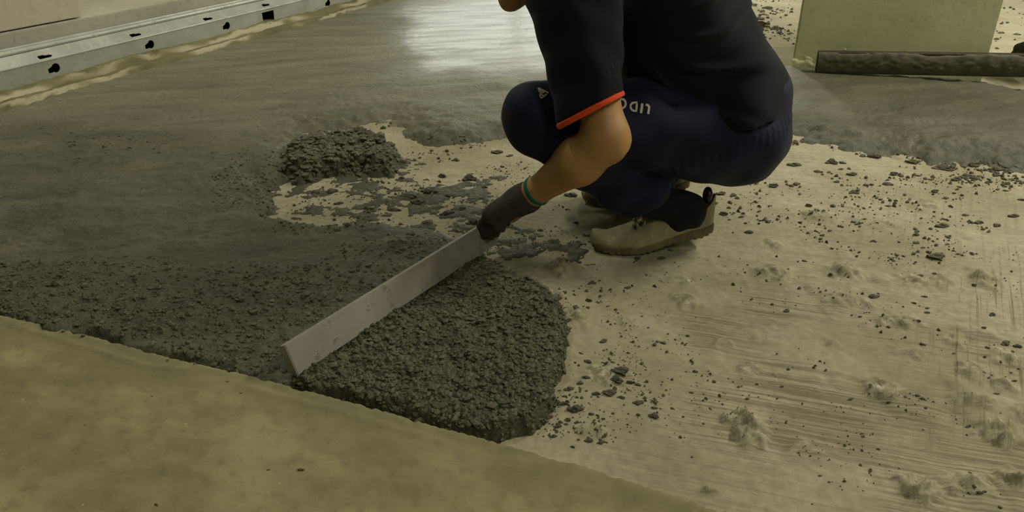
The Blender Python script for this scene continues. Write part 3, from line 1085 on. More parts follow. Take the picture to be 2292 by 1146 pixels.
rail = empty('metal_rail', tuple(S0 * U + (BASE0 - OFF_F) * NRM + np.array((0, 0, zF0))))
tag(rail, 'galvanised steel rail with punched keyholes along the low wall', 'rail')
RI = rail.matrix_basis.inverted()
rail_loc = Matrix.Translation(rail.location)
holes = []
for px, py in [(120, 153), (334, 100), (506, 58), (733, 8)]:
    s, z = plane_pt(px, py, OFF_F)
    holes.append(hole_key(s, min(max(z, zF0 + .05), zF1 - .022), 0.052 * (1 if px < 600 else 1.0), 0.036))
s, z = plane_pt(600, 35, OFF_F)
holes.append([(s - .05, z - .028), (s + .05, z - .028), (s + .05, z + .022), (s - .05, z + .022)])
out = [(S0, zF0), (S1, zF0), (S1, zF1), (S0, zF1)]


def add_part(name, me, frame, m, parent):
    me.transform(rail_loc.inverted() @ frame)
    o = link(name, me, m, parent)
    return o


add_part('front_flange', outline_mesh('front_flange', [out] + holes, 0.003), rail_frame(OFF_F), M['galv'], rail)
# sloping upper web between (OFF_F, zF1) and (OFF_T, zT1)
wl = math.hypot(OFF_T - OFF_F, zT1 - zF1)
fr = Matrix.Identity(4)
upv = (-NRM * (OFF_T - OFF_F) + np.array((0, 0, zT1 - zF1))) / wl
nv = np.cross(U, upv)
for i in range(3):
    fr[i][0], fr[i][1], fr[i][2] = U[i], upv[i], nv[i]
    fr[i][3] = NRM[i] * (BASE0 - OFF_F) + (0, 0, zF1)[i]
holes = []
for px, py in [(98, 127), (302, 78), (463, 42), (594, 11)]:
    s, z = plane_pt(px, py, (OFF_F + OFF_T) / 2)
    t = min(max((z - zF1) / (zT1 - zF1), 0.35), 0.65) * wl
    holes.append(hole_slot(s, t, 0.062, 0.019))
add_part('upper_web', outline_mesh('upper_web', [[(S0, 0), (S1, 0), (S1, wl), (S0, wl)]] + holes, 0.003), fr, M['galv'], rail)


def tube_along(name, off, z, r, m, parent, sc=(1, 1)):
    bm = bmesh.new()
    k = 12
    rings = []
    for s in (S0, S1):
        rings.append([bm.verts.new(Vector(tuple(s * U + (BASE0 - off + r * sc[0] * math.cos(6.283 * i / k)) * NRM + np.array((0, 0, z + r * sc[1] * math.sin(6.283 * i / k)))))) for i in range(k)])
    for i in range(k):
        bm.faces.new((rings[0][i], rings[0][(i + 1) % k], rings[1][(i + 1) % k], rings[1][i]))
    me = bm_mesh(name, bm)
    for p in me.polygons:
        p.use_smooth = True
    me.transform(rail_loc.inverted())
    return link(name, me, m, parent)


tube_along('folded_edge', OFF_F + 0.002, zF1, 0.0055, M['galv'], rail)
tube_along('top_lip', (OFF_T + OFF_L) / 2 + 0.004, (zT1 + zL1) / 2, 0.011, M['galv'], rail, (1.1, 1.0))
tube_along('top_bead', OFF_L + 0.006, zL1 + 0.004, 0.006, M['galv'], rail)
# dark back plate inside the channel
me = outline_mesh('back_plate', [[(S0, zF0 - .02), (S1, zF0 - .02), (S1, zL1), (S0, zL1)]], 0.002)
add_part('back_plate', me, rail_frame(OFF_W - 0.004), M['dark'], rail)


def wall_box(name, s0, s1, off0, off1, z0, z1, m, parent=None, bevel=0.004):
    bm = bmesh.new()
    bm_box(bm, ((s0 + s1) / 2, (z0 + z1) / 2, -(off0 + off1) / 2), (s1 - s0, z1 - z0, abs(off1 - off0)))
    me = bm_mesh(name, bm, bevel)
    me.transform(rail_frame(0.0))
    return link(name, me, m, parent)


tag(wall_box('wall_left', S0, S1 + 2, OFF_W, OFF_W + 0.55, -0.02, zW1, M['wall']), 'low pale grey upstand behind the galvanised rail', None, None, 'structure')
_o = BASE0 - OFF_W - 0.55
_t = math.tan(math.radians(-8.4))
S_END = _o * (_t * NRM[1] - NRM[0]) / (U[0] - _t * U[1])     # the tall wall ends here, the low upstand goes on
print('WALL END', S_END)
tag(wall_box('wall_back_left', S0 - 1, S_END, OFF_W + 0.55, OFF_W + 0.75, -0.02, CEIL, M['olive']), 'stained olive concrete wall behind the low upstand', None, None, 'structure')
# white boxed panel standing on the upstand, dark joint under it
sb, _z = plane_pt(180, 36, OFF_W + 0.02)
zb = plane_pt(0, 71, OFF_W + 0.02)[1]
cab = empty('white_panel_box', tuple(sb * U + (BASE0 - OFF_W - .2) * NRM + np.array((0, 0, zW1))))
tag(cab, 'off-white boxed panel standing on the low grey upstand', 'panel')
bl = Matrix.Translation(cab.location)
for nm, a in (('casing', (S0, sb, OFF_W + 0.015, OFF_W + 0.40, zb, zb + 0.75, M['panel'])), ('plinth_joint', (S0, sb - .01, OFF_W + 0.035, OFF_W + 0.39, zW1 + .0005, zb + .001, M['dark']))):
    o = wall_box(nm, *a, None, 0.003)
    o.data.transform(bl.inverted())
    o.parent = cab

# ================================================================== COLUMN, ROOM
cA = COL_CORNER
sd_dir = (EDGE[-4] - EDGE[4])
sd_dir = -NRM if False else NRM
cw = 0.0
# find width so that the right base corner falls at px 2196
for k in range(400):
    cw = 0.5 + k * 0.002
    q = cA + NRM * cw
    if to_px(q[0], q[1], 0.0)[0] >= 2193:
        break
print('COLUMN width', cw)
bm = bmesh.new()
nx_, nz_ = 40, 60
cd = 0.6
bm_box(bm, (cw / 2, cd / 2, CEIL / 2 - .01), (cw, cd, CEIL))
me = bm_mesh('column', bm, 0.008, 2)
fr = Matrix.Identity(4)
for i in range(3):
    fr[i][0], fr[i][1], fr[i][2], fr[i][3] = NRM[i], U[i], (0, 0, 1)[i], (cA[0], cA[1], 0.0)[i]
col = empty('column', (cA[0], cA[1], 0))
col.matrix_world = fr
tag(col, 'square greenish plastered column rising from the wet floor', 'column')
link('shaft', me, M['column'], col)
# ragged plaster left on the foot of the shaft
xs = np.linspace(0.0, 0.30, 60)
zs = np.linspace(0.0, 0.12, 40)
XX, ZZ = np.meshgrid(xs, zs)
lump = 0.010 * sstep(-0.1, 0.4, fbm(XX * 14, ZZ * 14, 4, 801) + 0.6 * (1 - ZZ / 0.10) - 0.6 * XX / 0.3)
V = np.stack([XX, -lump + 0.003, ZZ], -1).reshape(-1, 3)
idx = np.arange(60 * 40).reshape(40, 60)
F = np.stack([idx[:-1, :-1], idx[:-1, 1:], idx[1:, 1:], idx[1:, :-1]], -1).reshape(-1, 4)
link('splashed_foot', fast_mesh('splashed_foot', V, F), M['column'], col)

tag(box_obj('ceiling', (0.5, 3.3, CEIL + 0.1), (15, 13, 0.2), M['ceiling']), 'plain painted concrete ceiling', None, None, 'structure')
# far wall with a long bright window band
WIN_X0, WIN_X1, WIN_Z0, WIN_Z1, WIN_Y = -5.2, 6.6, 0.20, 2.60, 9.5
fw = empty('wall_back', (0, WIN_Y, 0))
tag(fw, 'far concrete wall with a long window band', None, None, 'structure')
for nm, c, s in (('wall_sill', (0.5, 0.1, WIN_Z0 / 2), (15, .2, WIN_Z0)), ('wall_head', (0.5, 0.1, (WIN_Z1 + CEIL) / 2), (15, .2, CEIL - WIN_Z1)),
                 ('wall_pier', ((-7 + WIN_X0) / 2, 0.1, (WIN_Z0 + WIN_Z1) / 2), (WIN_X0 + 7, .2, WIN_Z1 - WIN_Z0)),
                 ('wall_pier', ((8 + WIN_X1) / 2, 0.1, (WIN_Z0 + WIN_Z1) / 2), (8 - WIN_X1, .2, WIN_Z1 - WIN_Z0))):
    box_obj(nm, c, s, M['olive'], fw)
win = empty('window_1', (0, WIN_Y + 0.1, 0))
tag(win, 'long bright daylight window in the far wall', None, None, 'structure')
M['sky'] = emission('daylight_pane', (0.95, 0.97, 0.88), 1.8)
nwin = 9
ww = (WIN_X1 - WIN_X0) / nwin
for i in range(nwin):
    box_obj('pane', (WIN_X0 + (i + .5) * ww, 0, (WIN_Z0 + WIN_Z1) / 2), (ww - .05, .01, WIN_Z1 - WIN_Z0), M['sky'], win)
for i in range(nwin + 1):
    box_obj('mullion', (WIN_X0 + i * ww, -.02, (WIN_Z0 + WIN_Z1) / 2), (.05, .06, WIN_Z1 - WIN_Z0), M['white_metal'], win)
tag(box_obj('wall_right', (8.0, 3.3, CEIL / 2), (0.2, 13, CEIL), M['olive']), 'plain olive concrete wall at the side of the hall', None, None, 'structure')
tag(box_obj('wall_front', (0.5, -3.1, CEIL / 2), (15, 0.2, CEIL), M['olive']), 'plain olive concrete wall behind the viewpoint', None, None, 'structure')

M['tube'] = emission('lit_tube', TUBE_COL, 5.0)
for i, (x, y, w) in enumerate(BATTENS):
    b_ = empty('fluorescent_batten', (x, y, CEIL))
    tag(b_, 'unseen white fluorescent batten fixed under the concrete ceiling', 'lamp', 'fluorescent battens on the ceiling')
    box_obj('housing', (0, 0, -.04), (.12, 1.25, .08), M['white_metal'], b_, None, .005)
    bm = bmesh.new()
    bmesh.ops.create_cone(bm, cap_ends=True, segments=12, radius1=.016, radius2=.016, depth=1.2, matrix=Matrix.Translation((0, 0, -.11)) @ Matrix.Rotation(math.pi / 2, 4, 'X'))
    link('tube', bm_mesh('tube', bm), M['tube'], b_)
    for sy in (-.6, .6):
        box_obj('tube_holder', (0, sy, -.095), (.03, .02, .05), M['white_metal'], b_)

# ================================================================== SCREEDING BARS
def bar_between(name, p_top0, p_top1, tilt, h, t, m, label, cat='screeding bar'):
    """hollow rectangular bar; p0, p1 = bottom edge ends; leans by tilt about its length"""
    a, b = Vector(p_top0), Vector(p_top1)
    L = (b - a).length
    x = (b - a).normalized()
    y0 = Vector((0, 0, 1)).cross(x).normalized()
    z0 = x.cross(y0)
    R = Matrix((x, y0, z0)).transposed().to_4x4()
    fr = Matrix.Translation(a) @ R @ Matrix.Rotation(tilt, 4, 'X')
    root = empty(name)
    root.matrix_world = fr
    tag(root, label, cat)
    w = 0.003
    for nm, c, s in (('web', (L / 2, t - w / 2, h / 2), (L, w, h)), ('web', (L / 2, w / 2, h / 2), (L, w, h)),
                     ('flange', (L / 2, t / 2, h - w / 2), (L, t - 2 * w, w)), ('flange', (L / 2, t / 2, w / 2), (L, t - 2 * w, w))):
        box_obj(nm, c, s, m, root, None, 0.0008)
    for xe in (-0.001, L + 0.001):
        box_obj('end_cap', (xe, t / 2, h / 2), (0.002, t, h), m, root, None, 0.0005)
    return root


b0 = G(668, 840, LEVEL + 0.002)
b1 = G(1116, 543, LEVEL + 0.002)
bar = bar_between('screeding_bar', b0, b1, math.radians(-22), 0.056, 0.016, M['alu'], 'pale aluminium screeding bar gripped by the crouching worker')

# second, mortar-caked bar in front of the column
d0 = G(1826, 162, LEVEL + 0.004)
d1 = G(2330, 172, LEVEL + 0.035)
bar2 = bar_between('screeding_bar', d0, d1, math.radians(8), 0.085, 0.03, M['dirty_bar'], 'dark mortar-caked screeding bar lying in front of the greenish column')

# ================================================================== PERSON (implicit surfaces)
def rcone(P, a, b, ra, rb, ys=1.0):
    a = np.asarray(a, float)
    b = np.asarray(b, float)
    pa = P - a
    ba = b - a
    if ys != 1.0:
        pa = pa * np.array((1, 1 / ys, 1))
        ba = ba * np.array((1, 1 / ys, 1))
    h = np.clip((pa @ ba) / max(ba @ ba, 1e-9), 0, 1)
    return np.sqrt(((pa - h[..., None] * ba) ** 2).sum(-1)) - (ra + (rb - ra) * h)


def ell(P, c, r, R=None):
    q = P - np.asarray(c, float)
    if R is not None:
        q = q @ R
    r = np.asarray(r, float)
    k0 = np.sqrt(((q / r) ** 2).sum(-1))
    k1 = np.sqrt(((q / r ** 2) ** 2).sum(-1)) + 1e-9
    return k0 * (k0 - 1) / k1


def smin(a, b, k):
    h = np.clip(0.5 + 0.5 * (b - a) / k, 0, 1)
    return b + (a - b) * h - k * h * (1 - h)


def smax(a, b, k):
    return -smin(-a, -b, k)


def surface_nets(fn, lo, hi, h):
    lo = np.asarray(lo, float)
    hi = np.asarray(hi, float)
    n = np.ceil((hi - lo) / h).astype(int) + 1
    ax = [lo[i] + h * np.arange(n[i]) for i in range(3)]
    vol = np.empty(n, np.float32)
    for i0 in range(0, n[0], 16):
        g = np.stack(np.meshgrid(ax[0][i0:i0 + 16], ax[1], ax[2], indexing='ij'), -1)
        vol[i0:i0 + 16] = fn(g)
    s = vol < 0
    c = [s[i:n[0] - 1 + i, j:n[1] - 1 + j, k:n[2] - 1 + k] for i in (0, 1) for j in (0, 1) for k in (0, 1)]
    cnt = sum(x.astype(np.int8) for x in c)
    act = (cnt > 0) & (cnt < 8)
    cells = np.argwhere(act)
    ids = np.full(act.shape, -1, np.int64)
    ids[act] = np.arange(len(cells))
    acc = np.zeros((len(cells), 3))
    num = np.zeros(len(cells))
    offs = [(i, j, k) for i in (0, 1) for j in (0, 1) for k in (0, 1)]
    for a in offs:
        for axis in range(3):
            if a[axis]:
                continue
            b = list(a)
            b[axis] = 1
            ia = cells + a
            ib = cells + b
            va = vol[ia[:, 0], ia[:, 1], ia[:, 2]]
            vb = vol[ib[:, 0], ib[:, 1], ib[:, 2]]
            m = (va < 0) != (vb < 0)
            t = np.where(m, va / np.where(m, va - vb, 1), 0)
            p = np.array(a, float)[None, :] + np.zeros((len(cells), 3))
            p[:, axis] += t
            acc[m] += p[m]
            num[m] += 1
    V = lo + h * (cells + acc / num[:, None])
    Fs = []
    for axis in range(3):
        u, v = [(1, 2), (2, 0), (0, 1)][axis]
        sl0 = [slice(None)] * 3
        sl1 = [slice(None)] * 3
        sl0[axis] = slice(0, n[axis] - 1)
        sl1[axis] = slice(1, n[axis])
        s0 = s[tuple(sl0)]
        s1 = s[tuple(sl1)]
        e = np.argwhere(s0 != s1)
        ok = (e[:, u] > 0) & (e[:, v] > 0) & (e[:, u] < n[u] - 1) & (e[:, v] < n[v] - 1)
        e = e[ok]
        flip = s0[e[:, 0], e[:, 1], e[:, 2]]

        def cid(du, dv):
            q = e.copy()
            q[:, u] += du
            q[:, v] += dv
            return ids[q[:, 0], q[:, 1], q[:, 2]]
        quad = np.stack([cid(-1, -1), cid(0, -1), cid(0, 0), cid(-1, 0)], -1)
        quad[~flip] = quad[~flip][:, ::-1]
        Fs.append(quad)
    F = np.concatenate(Fs)
    F = F[(F >= 0).all(1)]
    return V, F


def solid(name, fn, lo, hi, h, m, parent, smooth_it=1):
    V, F = surface_nets(fn, lo, hi, h)
    # light Laplacian smoothing
    for _ in range(smooth_it):
        acc = np.zeros_like(V)
        num = np.zeros(len(V))
        for k in range(4):
            for kk in ((k + 1) % 4, (k + 3) % 4):
                np.add.at(acc, F[:, k], V[F[:, kk]])
                np.add.at(num, F[:, k], 1)
        V = 0.5 * V + 0.5 * acc / np.maximum(num, 1)[:, None]
    me = fast_mesh(name, V - ROOT, F, True)
    return link(name, me, m, parent)


# ---- joints (points seen in the photograph, distances from the foot and the bar that touch the floor)
ROOT = np.array((0.27, 1.62, 0.0))
YM = 1.72                                   # middle plane of the body
J = dict(
    hipL=W(1648, 303, 1.64), hipR=W(1634, 300, 1.80),
    kneeL=W(1203, 258, 1.545), kneeR=W(1222, 258, 1.84),
    ankL=W(1420, 436, 1.585), ankR=W(1470, 400, 1.86),
    pelvis=W(1625, 245, YM), waist=W(1650, 205, YM), chest=W(1492, -15, YM), top=W(1405, -95, YM),
    shL=W(1280, -35, 1.555), shR=W(1310, -45, 1.88),
    elL=W(1360, 316, 1.44), wrL=W(1200, 428, 1.53), haL=W(1140, 470, 1.555),
    elR=W(1420, 170, 1.93), wrR=W(1270, 245, 1.84), haR=W(1225, 262, 1.82),
)
J['hemL'] = W(1322, 248, 1.455)
HEAD_O = W(1171, -131, 1.70)
HF = np.array((-0.95, 0, -0.31))
HF /= np.linalg.norm(HF)
HU = np.array((HF[2], 0, -HF[0]))
HS = np.cross(HU, HF)
HR = np.stack([HF, HS, HU], 1)              # columns: forward, side, up
NECK0 = HEAD_O + HR @ np.array((-0.03, 0, -0.06))
NECK1 = J['top'] + np.array((-0.045, 0, 0.02))

person = empty('person', tuple(ROOT))
tag(person, 'crouching worker in navy T-shirt with orange sleeve trim, pulling a bar', 'person')


def head_sdf(P):
    q = (P - HEAD_O) @ HR
    d = ell(q, (-0.012, 0, 0.035), (0.098, 0.078, 0.088))
    d = smin(d, ell(q, (0.028, 0, -0.03), (0.066, 0.062, 0.09)), 0.03)
    d = smin(d, rcone(q, (0.066, -.008, -0.103), (0.066, .008, -0.103), 0.019, 0.019), 0.02)
    for s in (-1, 1):
        d = smin(d, rcone(q, (-0.012, s * .052, -0.055), (0.055, s * .02, -0.1), 0.02, 0.017), 0.025)
        d = smin(d, ell(q, (0.062, s * .038, -0.03), (0.022, 0.02, 0.018)), 0.02)
        d = smax(d, -ell(q, (0.098, s * .032, 0.004), (0.02, 0.02, 0.013)), 0.012)
        e = ell(q, (-0.012, s * .083, -0.008), (0.024, 0.009, 0.034))
        e = smax(e, -ell(q, (-0.008, s * .091, -0.006), (0.013, 0.007, 0.02)), 0.004)
        d = smin(d, e, 0.008)
    d = smin(d, rcone(q, (0.088, 0, 0.008), (0.110, 0, -0.032), 0.007, 0.0115), 0.012)
    for s in (-1, 1):
        d = smin(d, ell(q, (0.098, s * .012, -0.036), (0.012, 0.009, 0.008)), 0.006)
    d = smin(d, ell(q, (0.086, 0, 0.024), (0.014, 0.045, 0.009)), 0.014)
    d = smin(d, ell(q, (0.087, 0, -0.066), (0.0115, 0.022, 0.0065)), 0.006)
    d = smin(d, ell(q, (0.084, 0, -0.078), (0.0120, 0.019, 0.0072)), 0.006)
    d = smax(d, -ell(q, (0.102, 0, -0.0722), (0.012, 0.021, 0.0012)), 0.002)
    return d


def body_sdf(P):
    d = head_sdf(P)
    d = smin(d, rcone(P, NECK0, NECK1, 0.052, 0.060), 0.03)
    t = rcone(P, J['pelvis'], J['chest'], 0.10, 0.112, 1.3)
    t = smin(t, rcone(P, J['chest'], J['top'], 0.11, 0.085, 1.45), 0.05)
    d = smin(d, t, 0.05)
    for s in 'LR':
        d = smin(d, rcone(P, J['top'] * .4 + J['sh' + s] * .6, J['sh' + s], 0.07, 0.058), 0.05)
        sh, el, wr, ha = (J[k + s] for k in ('sh', 'el', 'wr', 'ha'))
        d = smin(d, rcone(P, sh, el * .93 + sh * .07, 0.056, 0.040), 0.03)
        a = rcone(P, el, el * .62 + wr * .38, 0.0410, 0.0480)
        a = smin(a, rcone(P, el * .62 + wr * .38, wr, 0.0475, 0.0285), 0.02)
        if s == 'L':
            # pointed elbow bone on the outside
            a = smin(a, rcone(P, W(1372, 330, 1.44), W(1386, 322, 1.445), 0.026, 0.016), 0.02)
        d = smin(d, a, 0.034)
        d = smin(d, rcone(P, wr, ha, 0.026, 0.030), 0.02)
        hip, kn, an = (J[k + s] for k in ('hip', 'knee', 'ank'))
        d = smin(d, rcone(P, hip, kn, 0.082, 0.052), 0.03)
        d = smin(d, rcone(P, kn, an, 0.050, 0.036), 0.02)
    return d


def fold(P, k, ph, a):
    return a * np.sin(P @ np.asarray(k, float) + ph)


def shirt_sdf(P):
    t = rcone(P, J['waist'] + np.array((-0.012, 0, -.005)), J['chest'], 0.120, 0.132, 1.38)
    t = smin(t, rcone(P, J['chest'], J['top'], 0.130, 0.100, 1.5), 0.05)
    t = smin(t, rcone(P, W(1560, 230, YM), W(1480, 60, YM), 0.105, 0.12, 1.35), 0.06)
    t = smin(t, rcone(P, W(1630, 205, YM), W(1640, 275, YM), 0.108, 0.110, 1.88), 0.02)
    for s in 'LR':
        sh = J['sh' + s]
        t = smin(t, rcone(P, J['top'] * .4 + sh * .6, sh, 0.085, 0.082), 0.05)
    # folds running from the armpit over the flank and down the back
    o = W(1400, 60, 1.55)
    q = P - o
    ang = np.arctan2(q[..., 2], q[..., 0])
    rad = np.sqrt(q[..., 0] ** 2 + q[..., 2] ** 2)
    wv = np.sin(ang * 15 + 2.2 * np.sin(rad * 14) + 1.0)
    t = t - 0.0085 * (np.clip(wv, 0, 1) ** 2.2 - 0.25) * sstep(0.04, 0.16, rad) * sstep(0.55, 0.25, rad)
    t = t + fold(P, (34, 10, -22), 0.5, 0.0022) + fold(P, (14, 30, 40), 1.7, 0.0014)
    # hem
    hp = W(1660, 284, 1.535)
    hn = np.array((0.06, 0.30, -0.95))
    hn /= np.linalg.norm(hn)
    hem = (P - hp) @ hn + 0.012 * np.sin(P[..., 0] * 28) * 0.5
    inner = t + 0.011
    t = smax(t, hem, 0.004)
    t = np.maximum(t, -np.maximum(inner, -hem - 0.05))
    # neck opening
    nk = rcone(P, NECK0, NECK1, 0.060, 0.066)
    t = np.maximum(t, -nk)
    # sleeves
    for s in 'LR':
        sh, el = J['sh' + s], J['el' + s]
        end = J['hemL'] if s == 'L' else sh * .36 + el * .64
        ax = end - sh
        axn = ax / np.linalg.norm(ax)
        far = end + axn * 0.05
        r0, r1 = (0.094, 0.0655) if s == 'L' else (0.085, 0.064)
        sl = rcone(P, sh, far, r0, r1 - 0.004)
        sl = sl + 0.0030 * np.sin((P @ np.array((52, 20, 26))) + 0.4) + 0.0016 * np.sin(P @ np.array((20, 70, 60)))
        pl = (P - end) @ (SLEEVE_N if s == 'L' else axn)
        inn = sl + 0.008
        sl = smax(sl, pl, 0.003)
        sl = np.maximum(sl, -np.maximum(inn, -pl - 0.075))
        t = smin(t, sl, 0.022)
    return t


# the sleeve opening is seen edge-on, so its plane holds the line of sight
_h0, _h1 = W(1253, 286, 1.455), W(1392, 213, 1.455)
_v = np.array(ray(1322, 248))
SLEEVE_N = np.cross(_h1 - _h0, _v)
SLEEVE_N /= np.linalg.norm(SLEEVE_N)
if SLEEVE_N @ (J['elL'] - J['shL']) < 0:
    SLEEVE_N = -SLEEVE_N


def trouser_sdf(P):
    d = rcone(P, J['pelvis'], J['waist'], 0.125, 0.112, 1.32)
    for s in 'LR':
        hip, kn, an = (J[k + s] for k in ('hip', 'knee', 'ank'))
        d = smin(d, rcone(P, hip, hip * .5 + kn * .5, 0.116, 0.098), 0.05)
        d = smin(d, rcone(P, hip * .5 + kn * .5, kn, 0.098, 0.0715), 0.02)
        sh = rcone(P, kn + np.array((.0, 0, -.012)), kn * .5 + an * .5, 0.070, 0.0665)
        sh = smin(sh, rcone(P, kn * .5 + an * .5, an, 0.0665, 0.050), 0.02)
        if s == 'L':
            sh = smin(sh, rcone(P, W(1385, 424, 1.58), W(1455, 425, 1.585), 0.050, 0.048), 0.02)
        # crumpled hem
        ax = an - kn
        ax /= np.linalg.norm(ax)
        sh = sh + 0.003 * np.sin((P - kn) @ ax * 75) * sstep(0.1, 0.3, (P - kn) @ ax)
        pl = (P - (an + ax * 0.052)) @ ax
        sh = smax(sh, pl, 0.006)
        d = smin(d, sh, 0.018)
    d = d + fold(P, (46, -12, 60), 0.3, 0.0016) + fold(P, (-26, 30, 52), 2.0, 0.0020) + fold(P, (70, 16, -40), 1.1, 0.0012)
    # diagonal crease from the hip into the groin
    c0, c1 = W(1490, 215, 1.54), W(1560, 330, 1.54)
    d = d + 0.010 * np.exp(-(rcone(P, c0, c1, 0, 0) / 0.012) ** 2)
    # gathers of the waistband
    q = P - J['waist']
    g = np.sin(np.arctan2(q[..., 1], q[..., 0] + 0.02) * 80)
    d = d + 0.0018 * g * np.exp(-((q[..., 2] + 0.055 - 0.35 * q[..., 0]) / 0.022) ** 2)
    return d


lo = (-0.20, 1.35, 0.05)
body = solid('body', body_sdf, (-0.16, 1.34, 0.04), (0.68, 2.03, 0.90), 0.0060, M['skin'], person)
shirt = solid('tshirt', shirt_sdf, (-0.06, 1.32, 0.14), (0.74, 2.05, 0.80), 0.0048, M['shirt'], person)
trousers = solid('trousers', trouser_sdf, (-0.08, 1.40, 0.05), (0.70, 2.02, 0.50), 0.0048, M['trousers'], person)


def hair_sdf(P):
    q = (P - HEAD_O) @ HR
    d = ell(q, (-0.014, 0, 0.036), (0.104, 0.084, 0.094)) + 0.0022 * np.sin(q[..., 0] * 210 + 4 * np.sin(q[..., 1] * 60)) * np.sin(q[..., 1] * 190)
    cut = np.minimum((q[..., 2] - 0.052), 0.35 * (-q[..., 0] + 0.02) + q[..., 2] - 0.0)
    cut = np.maximum(-(q[..., 2] + 0.01 + 1.1 * np.clip(-q[..., 0] - 0.02, -0.06, 0.04)), (q[..., 0] - 0.05) - 0.7 * (q[..., 2] - 0.05))
    return smax(d, cut, 0.006)


solid('hair', hair_sdf, HEAD_O - .16, HEAD_O + .16, 0.004, M['hair'], person)
for s in (-1, 1):
    c = HEAD_O + HR @ np.array((0.080, s * .032, 0.004))
    solid('eye', lambda P, c=c: np.sqrt(((P - c) ** 2).sum(-1)) - 0.0125, c - .02, c + .02, 0.002, M['eye'], person)
    c2 = HEAD_O + HR @ np.array((0.0905, s * .032, 0.003))
    solid('iris', lambda P, c=c2: np.sqrt(((P - c) ** 2).sum(-1)) - 0.0052, c2 - .01, c2 + .01, 0.0012, M['hair'], person)


# ---- sleeve trim: a band around the opening
def ring_band(name, centre, nrm, sdf, r_guess, half_h, thick, m, parent, n=64):
    """torus-like band that follows the outline where sdf(centre plane) = 0"""
    nrm = nrm / np.linalg.norm(nrm)
    a = np.cross(nrm, (0.3, 0.5, 0.8))
    a /= np.linalg.norm(a)
    b = np.cross(nrm, a)
    pts = []
    for i in range(n):
        t = 2 * math.pi * i / n
        dv = a * math.cos(t) + b * math.sin(t)
        rr = np.linspace(0.35 * r_guess, 1.9 * r_guess, 120)
        Q = centre + rr[:, None] * dv
        v = sdf(Q)
        ins = np.where(v < 0)[0]
        r = rr[ins[-1]] if len(ins) else r_guess
        pts.append(r)
    pts = np.array(pts)
    pts = np.minimum(pts, np.median(pts) * 1.35)
    for _ in range(4):
        pts = (np.roll(pts, 1) + pts * 2 + np.roll(pts, -1)) / 4
    V, F = [], []
    prof = [(thick * .9 * math.cos(2 * math.pi * j / 10), half_h * math.sin(2 * math.pi * j / 10)) for j in range(10)]
    for i in range(n):
        t = 2 * math.pi * i / n
        dv = a * math.cos(t) + b * math.sin(t)
        for pr, pz in prof:
            V.append(centre + dv * (pts[i] + pr - 0.002) + nrm * pz)
    for i in range(n):
        for j in range(10):
            F.append((i * 10 + j, i * 10 + (j + 1) % 10, ((i + 1) % n) * 10 + (j + 1) % 10, ((i + 1) % n) * 10 + j))
    return link(name, fast_mesh(name, np.array(V) - ROOT, np.array(F)), m, parent)


def sleeve_only(P, s='L'):
    sh = J['sh' + s]
    end = J['hemL']
    axn = (end - sh) / np.linalg.norm(end - sh)
    sl = rcone(P, sh, end + axn * 0.05, 0.094, 0.0615)
    return sl + 0.0030 * np.sin((P @ np.array((52, 20, 26))) + 0.4) + 0.0016 * np.sin(P @ np.array((20, 70, 60)))


ring_band('sleeve_trim', J['hemL'] - SLEEVE_N * 0.002, SLEEVE_N, sleeve_only, 0.068, 0.0066, 0.0042, M['orange'], shirt)
axR = (J['elR'] - J['shR'])
ring_band('sleeve_trim', J['shR'] * .36 + J['elR'] * .64, axR,
          lambda P: rcone(P, J['shR'], J['elR'], 0.085, 0.058), 0.068, 0.0066, 0.0042, M['orange'], shirt)


# ---- gloves with five fingers
def glove_sdf_factory(wr, ha, grip, across, curl_dir, thumb_side):
    """wr wrist, ha knuckle centre, across = unit along the knuckles, curl_dir = unit fingers travel over the bar"""
    fwd = (ha - wr)
    fwd = fwd / np.linalg.norm(fwd)
    up = -curl_dir

    def fn(P):
        pal = None
        kn = []
        for i in range(4):
            k = ha + across * (i - 1.5) * 0.0225 + up * (0.004 if i in (1, 2) else 0.0)
            kn.append(k)
            w0 = wr + across * (i - 1.5) * 0.009
            d = rcone(P, w0, k, 0.026, 0.0205)
            pal = d if pal is None else smin(pal, d, 0.014)
        d = smin(pal, rcone(P, wr, wr + fwd * .02, 0.033, 0.034), 0.012)
        lens = (0.043, 0.048, 0.045, 0.036)
        for i in range(4):
            k = kn[i]
            l = lens[i]
            a1 = k + (grip * 0.55 + curl_dir * 0.75) * l * 0.9
            a2 = a1 + (curl_dir * 0.85 - grip * 0.55) * l * 0.62
            a3 = a2 + (-grip * 0.95 + curl_dir * 0.15) * l * 0.5
            f = rcone(P, k, a1, 0.0150, 0.0125)
            f = smin(f, rcone(P, a1, a2, 0.0125, 0.0112), 0.004)
            f = smin(f, rcone(P, a2, a3, 0.0112, 0.0100), 0.004)
            d = smin(d, f, 0.004)
        t0 = wr * .55 + ha * .45 + across * thumb_side * 0.030 - grip * 0.012 + curl_dir * 0.012
        t1 = t0 + (across * thumb_side * 0.45 + fwd * 0.35 + curl_dir * 0.75) * 0.036
        t2 = t1 + (curl_dir * 0.55 + grip * 0.7 + fwd * .1) * 0.030
        th = smin(rcone(P, t0, t1, 0.0155, 0.0125), rcone(P, t1, t2, 0.0125, 0.0098), 0.005)
        d = smin(d, th, 0.009)
        return d + 0.0008 * np.sin(P @ np.array((300, 120, 90))) * np.sin(P @ np.array((60, 260, 210)))
    return fn


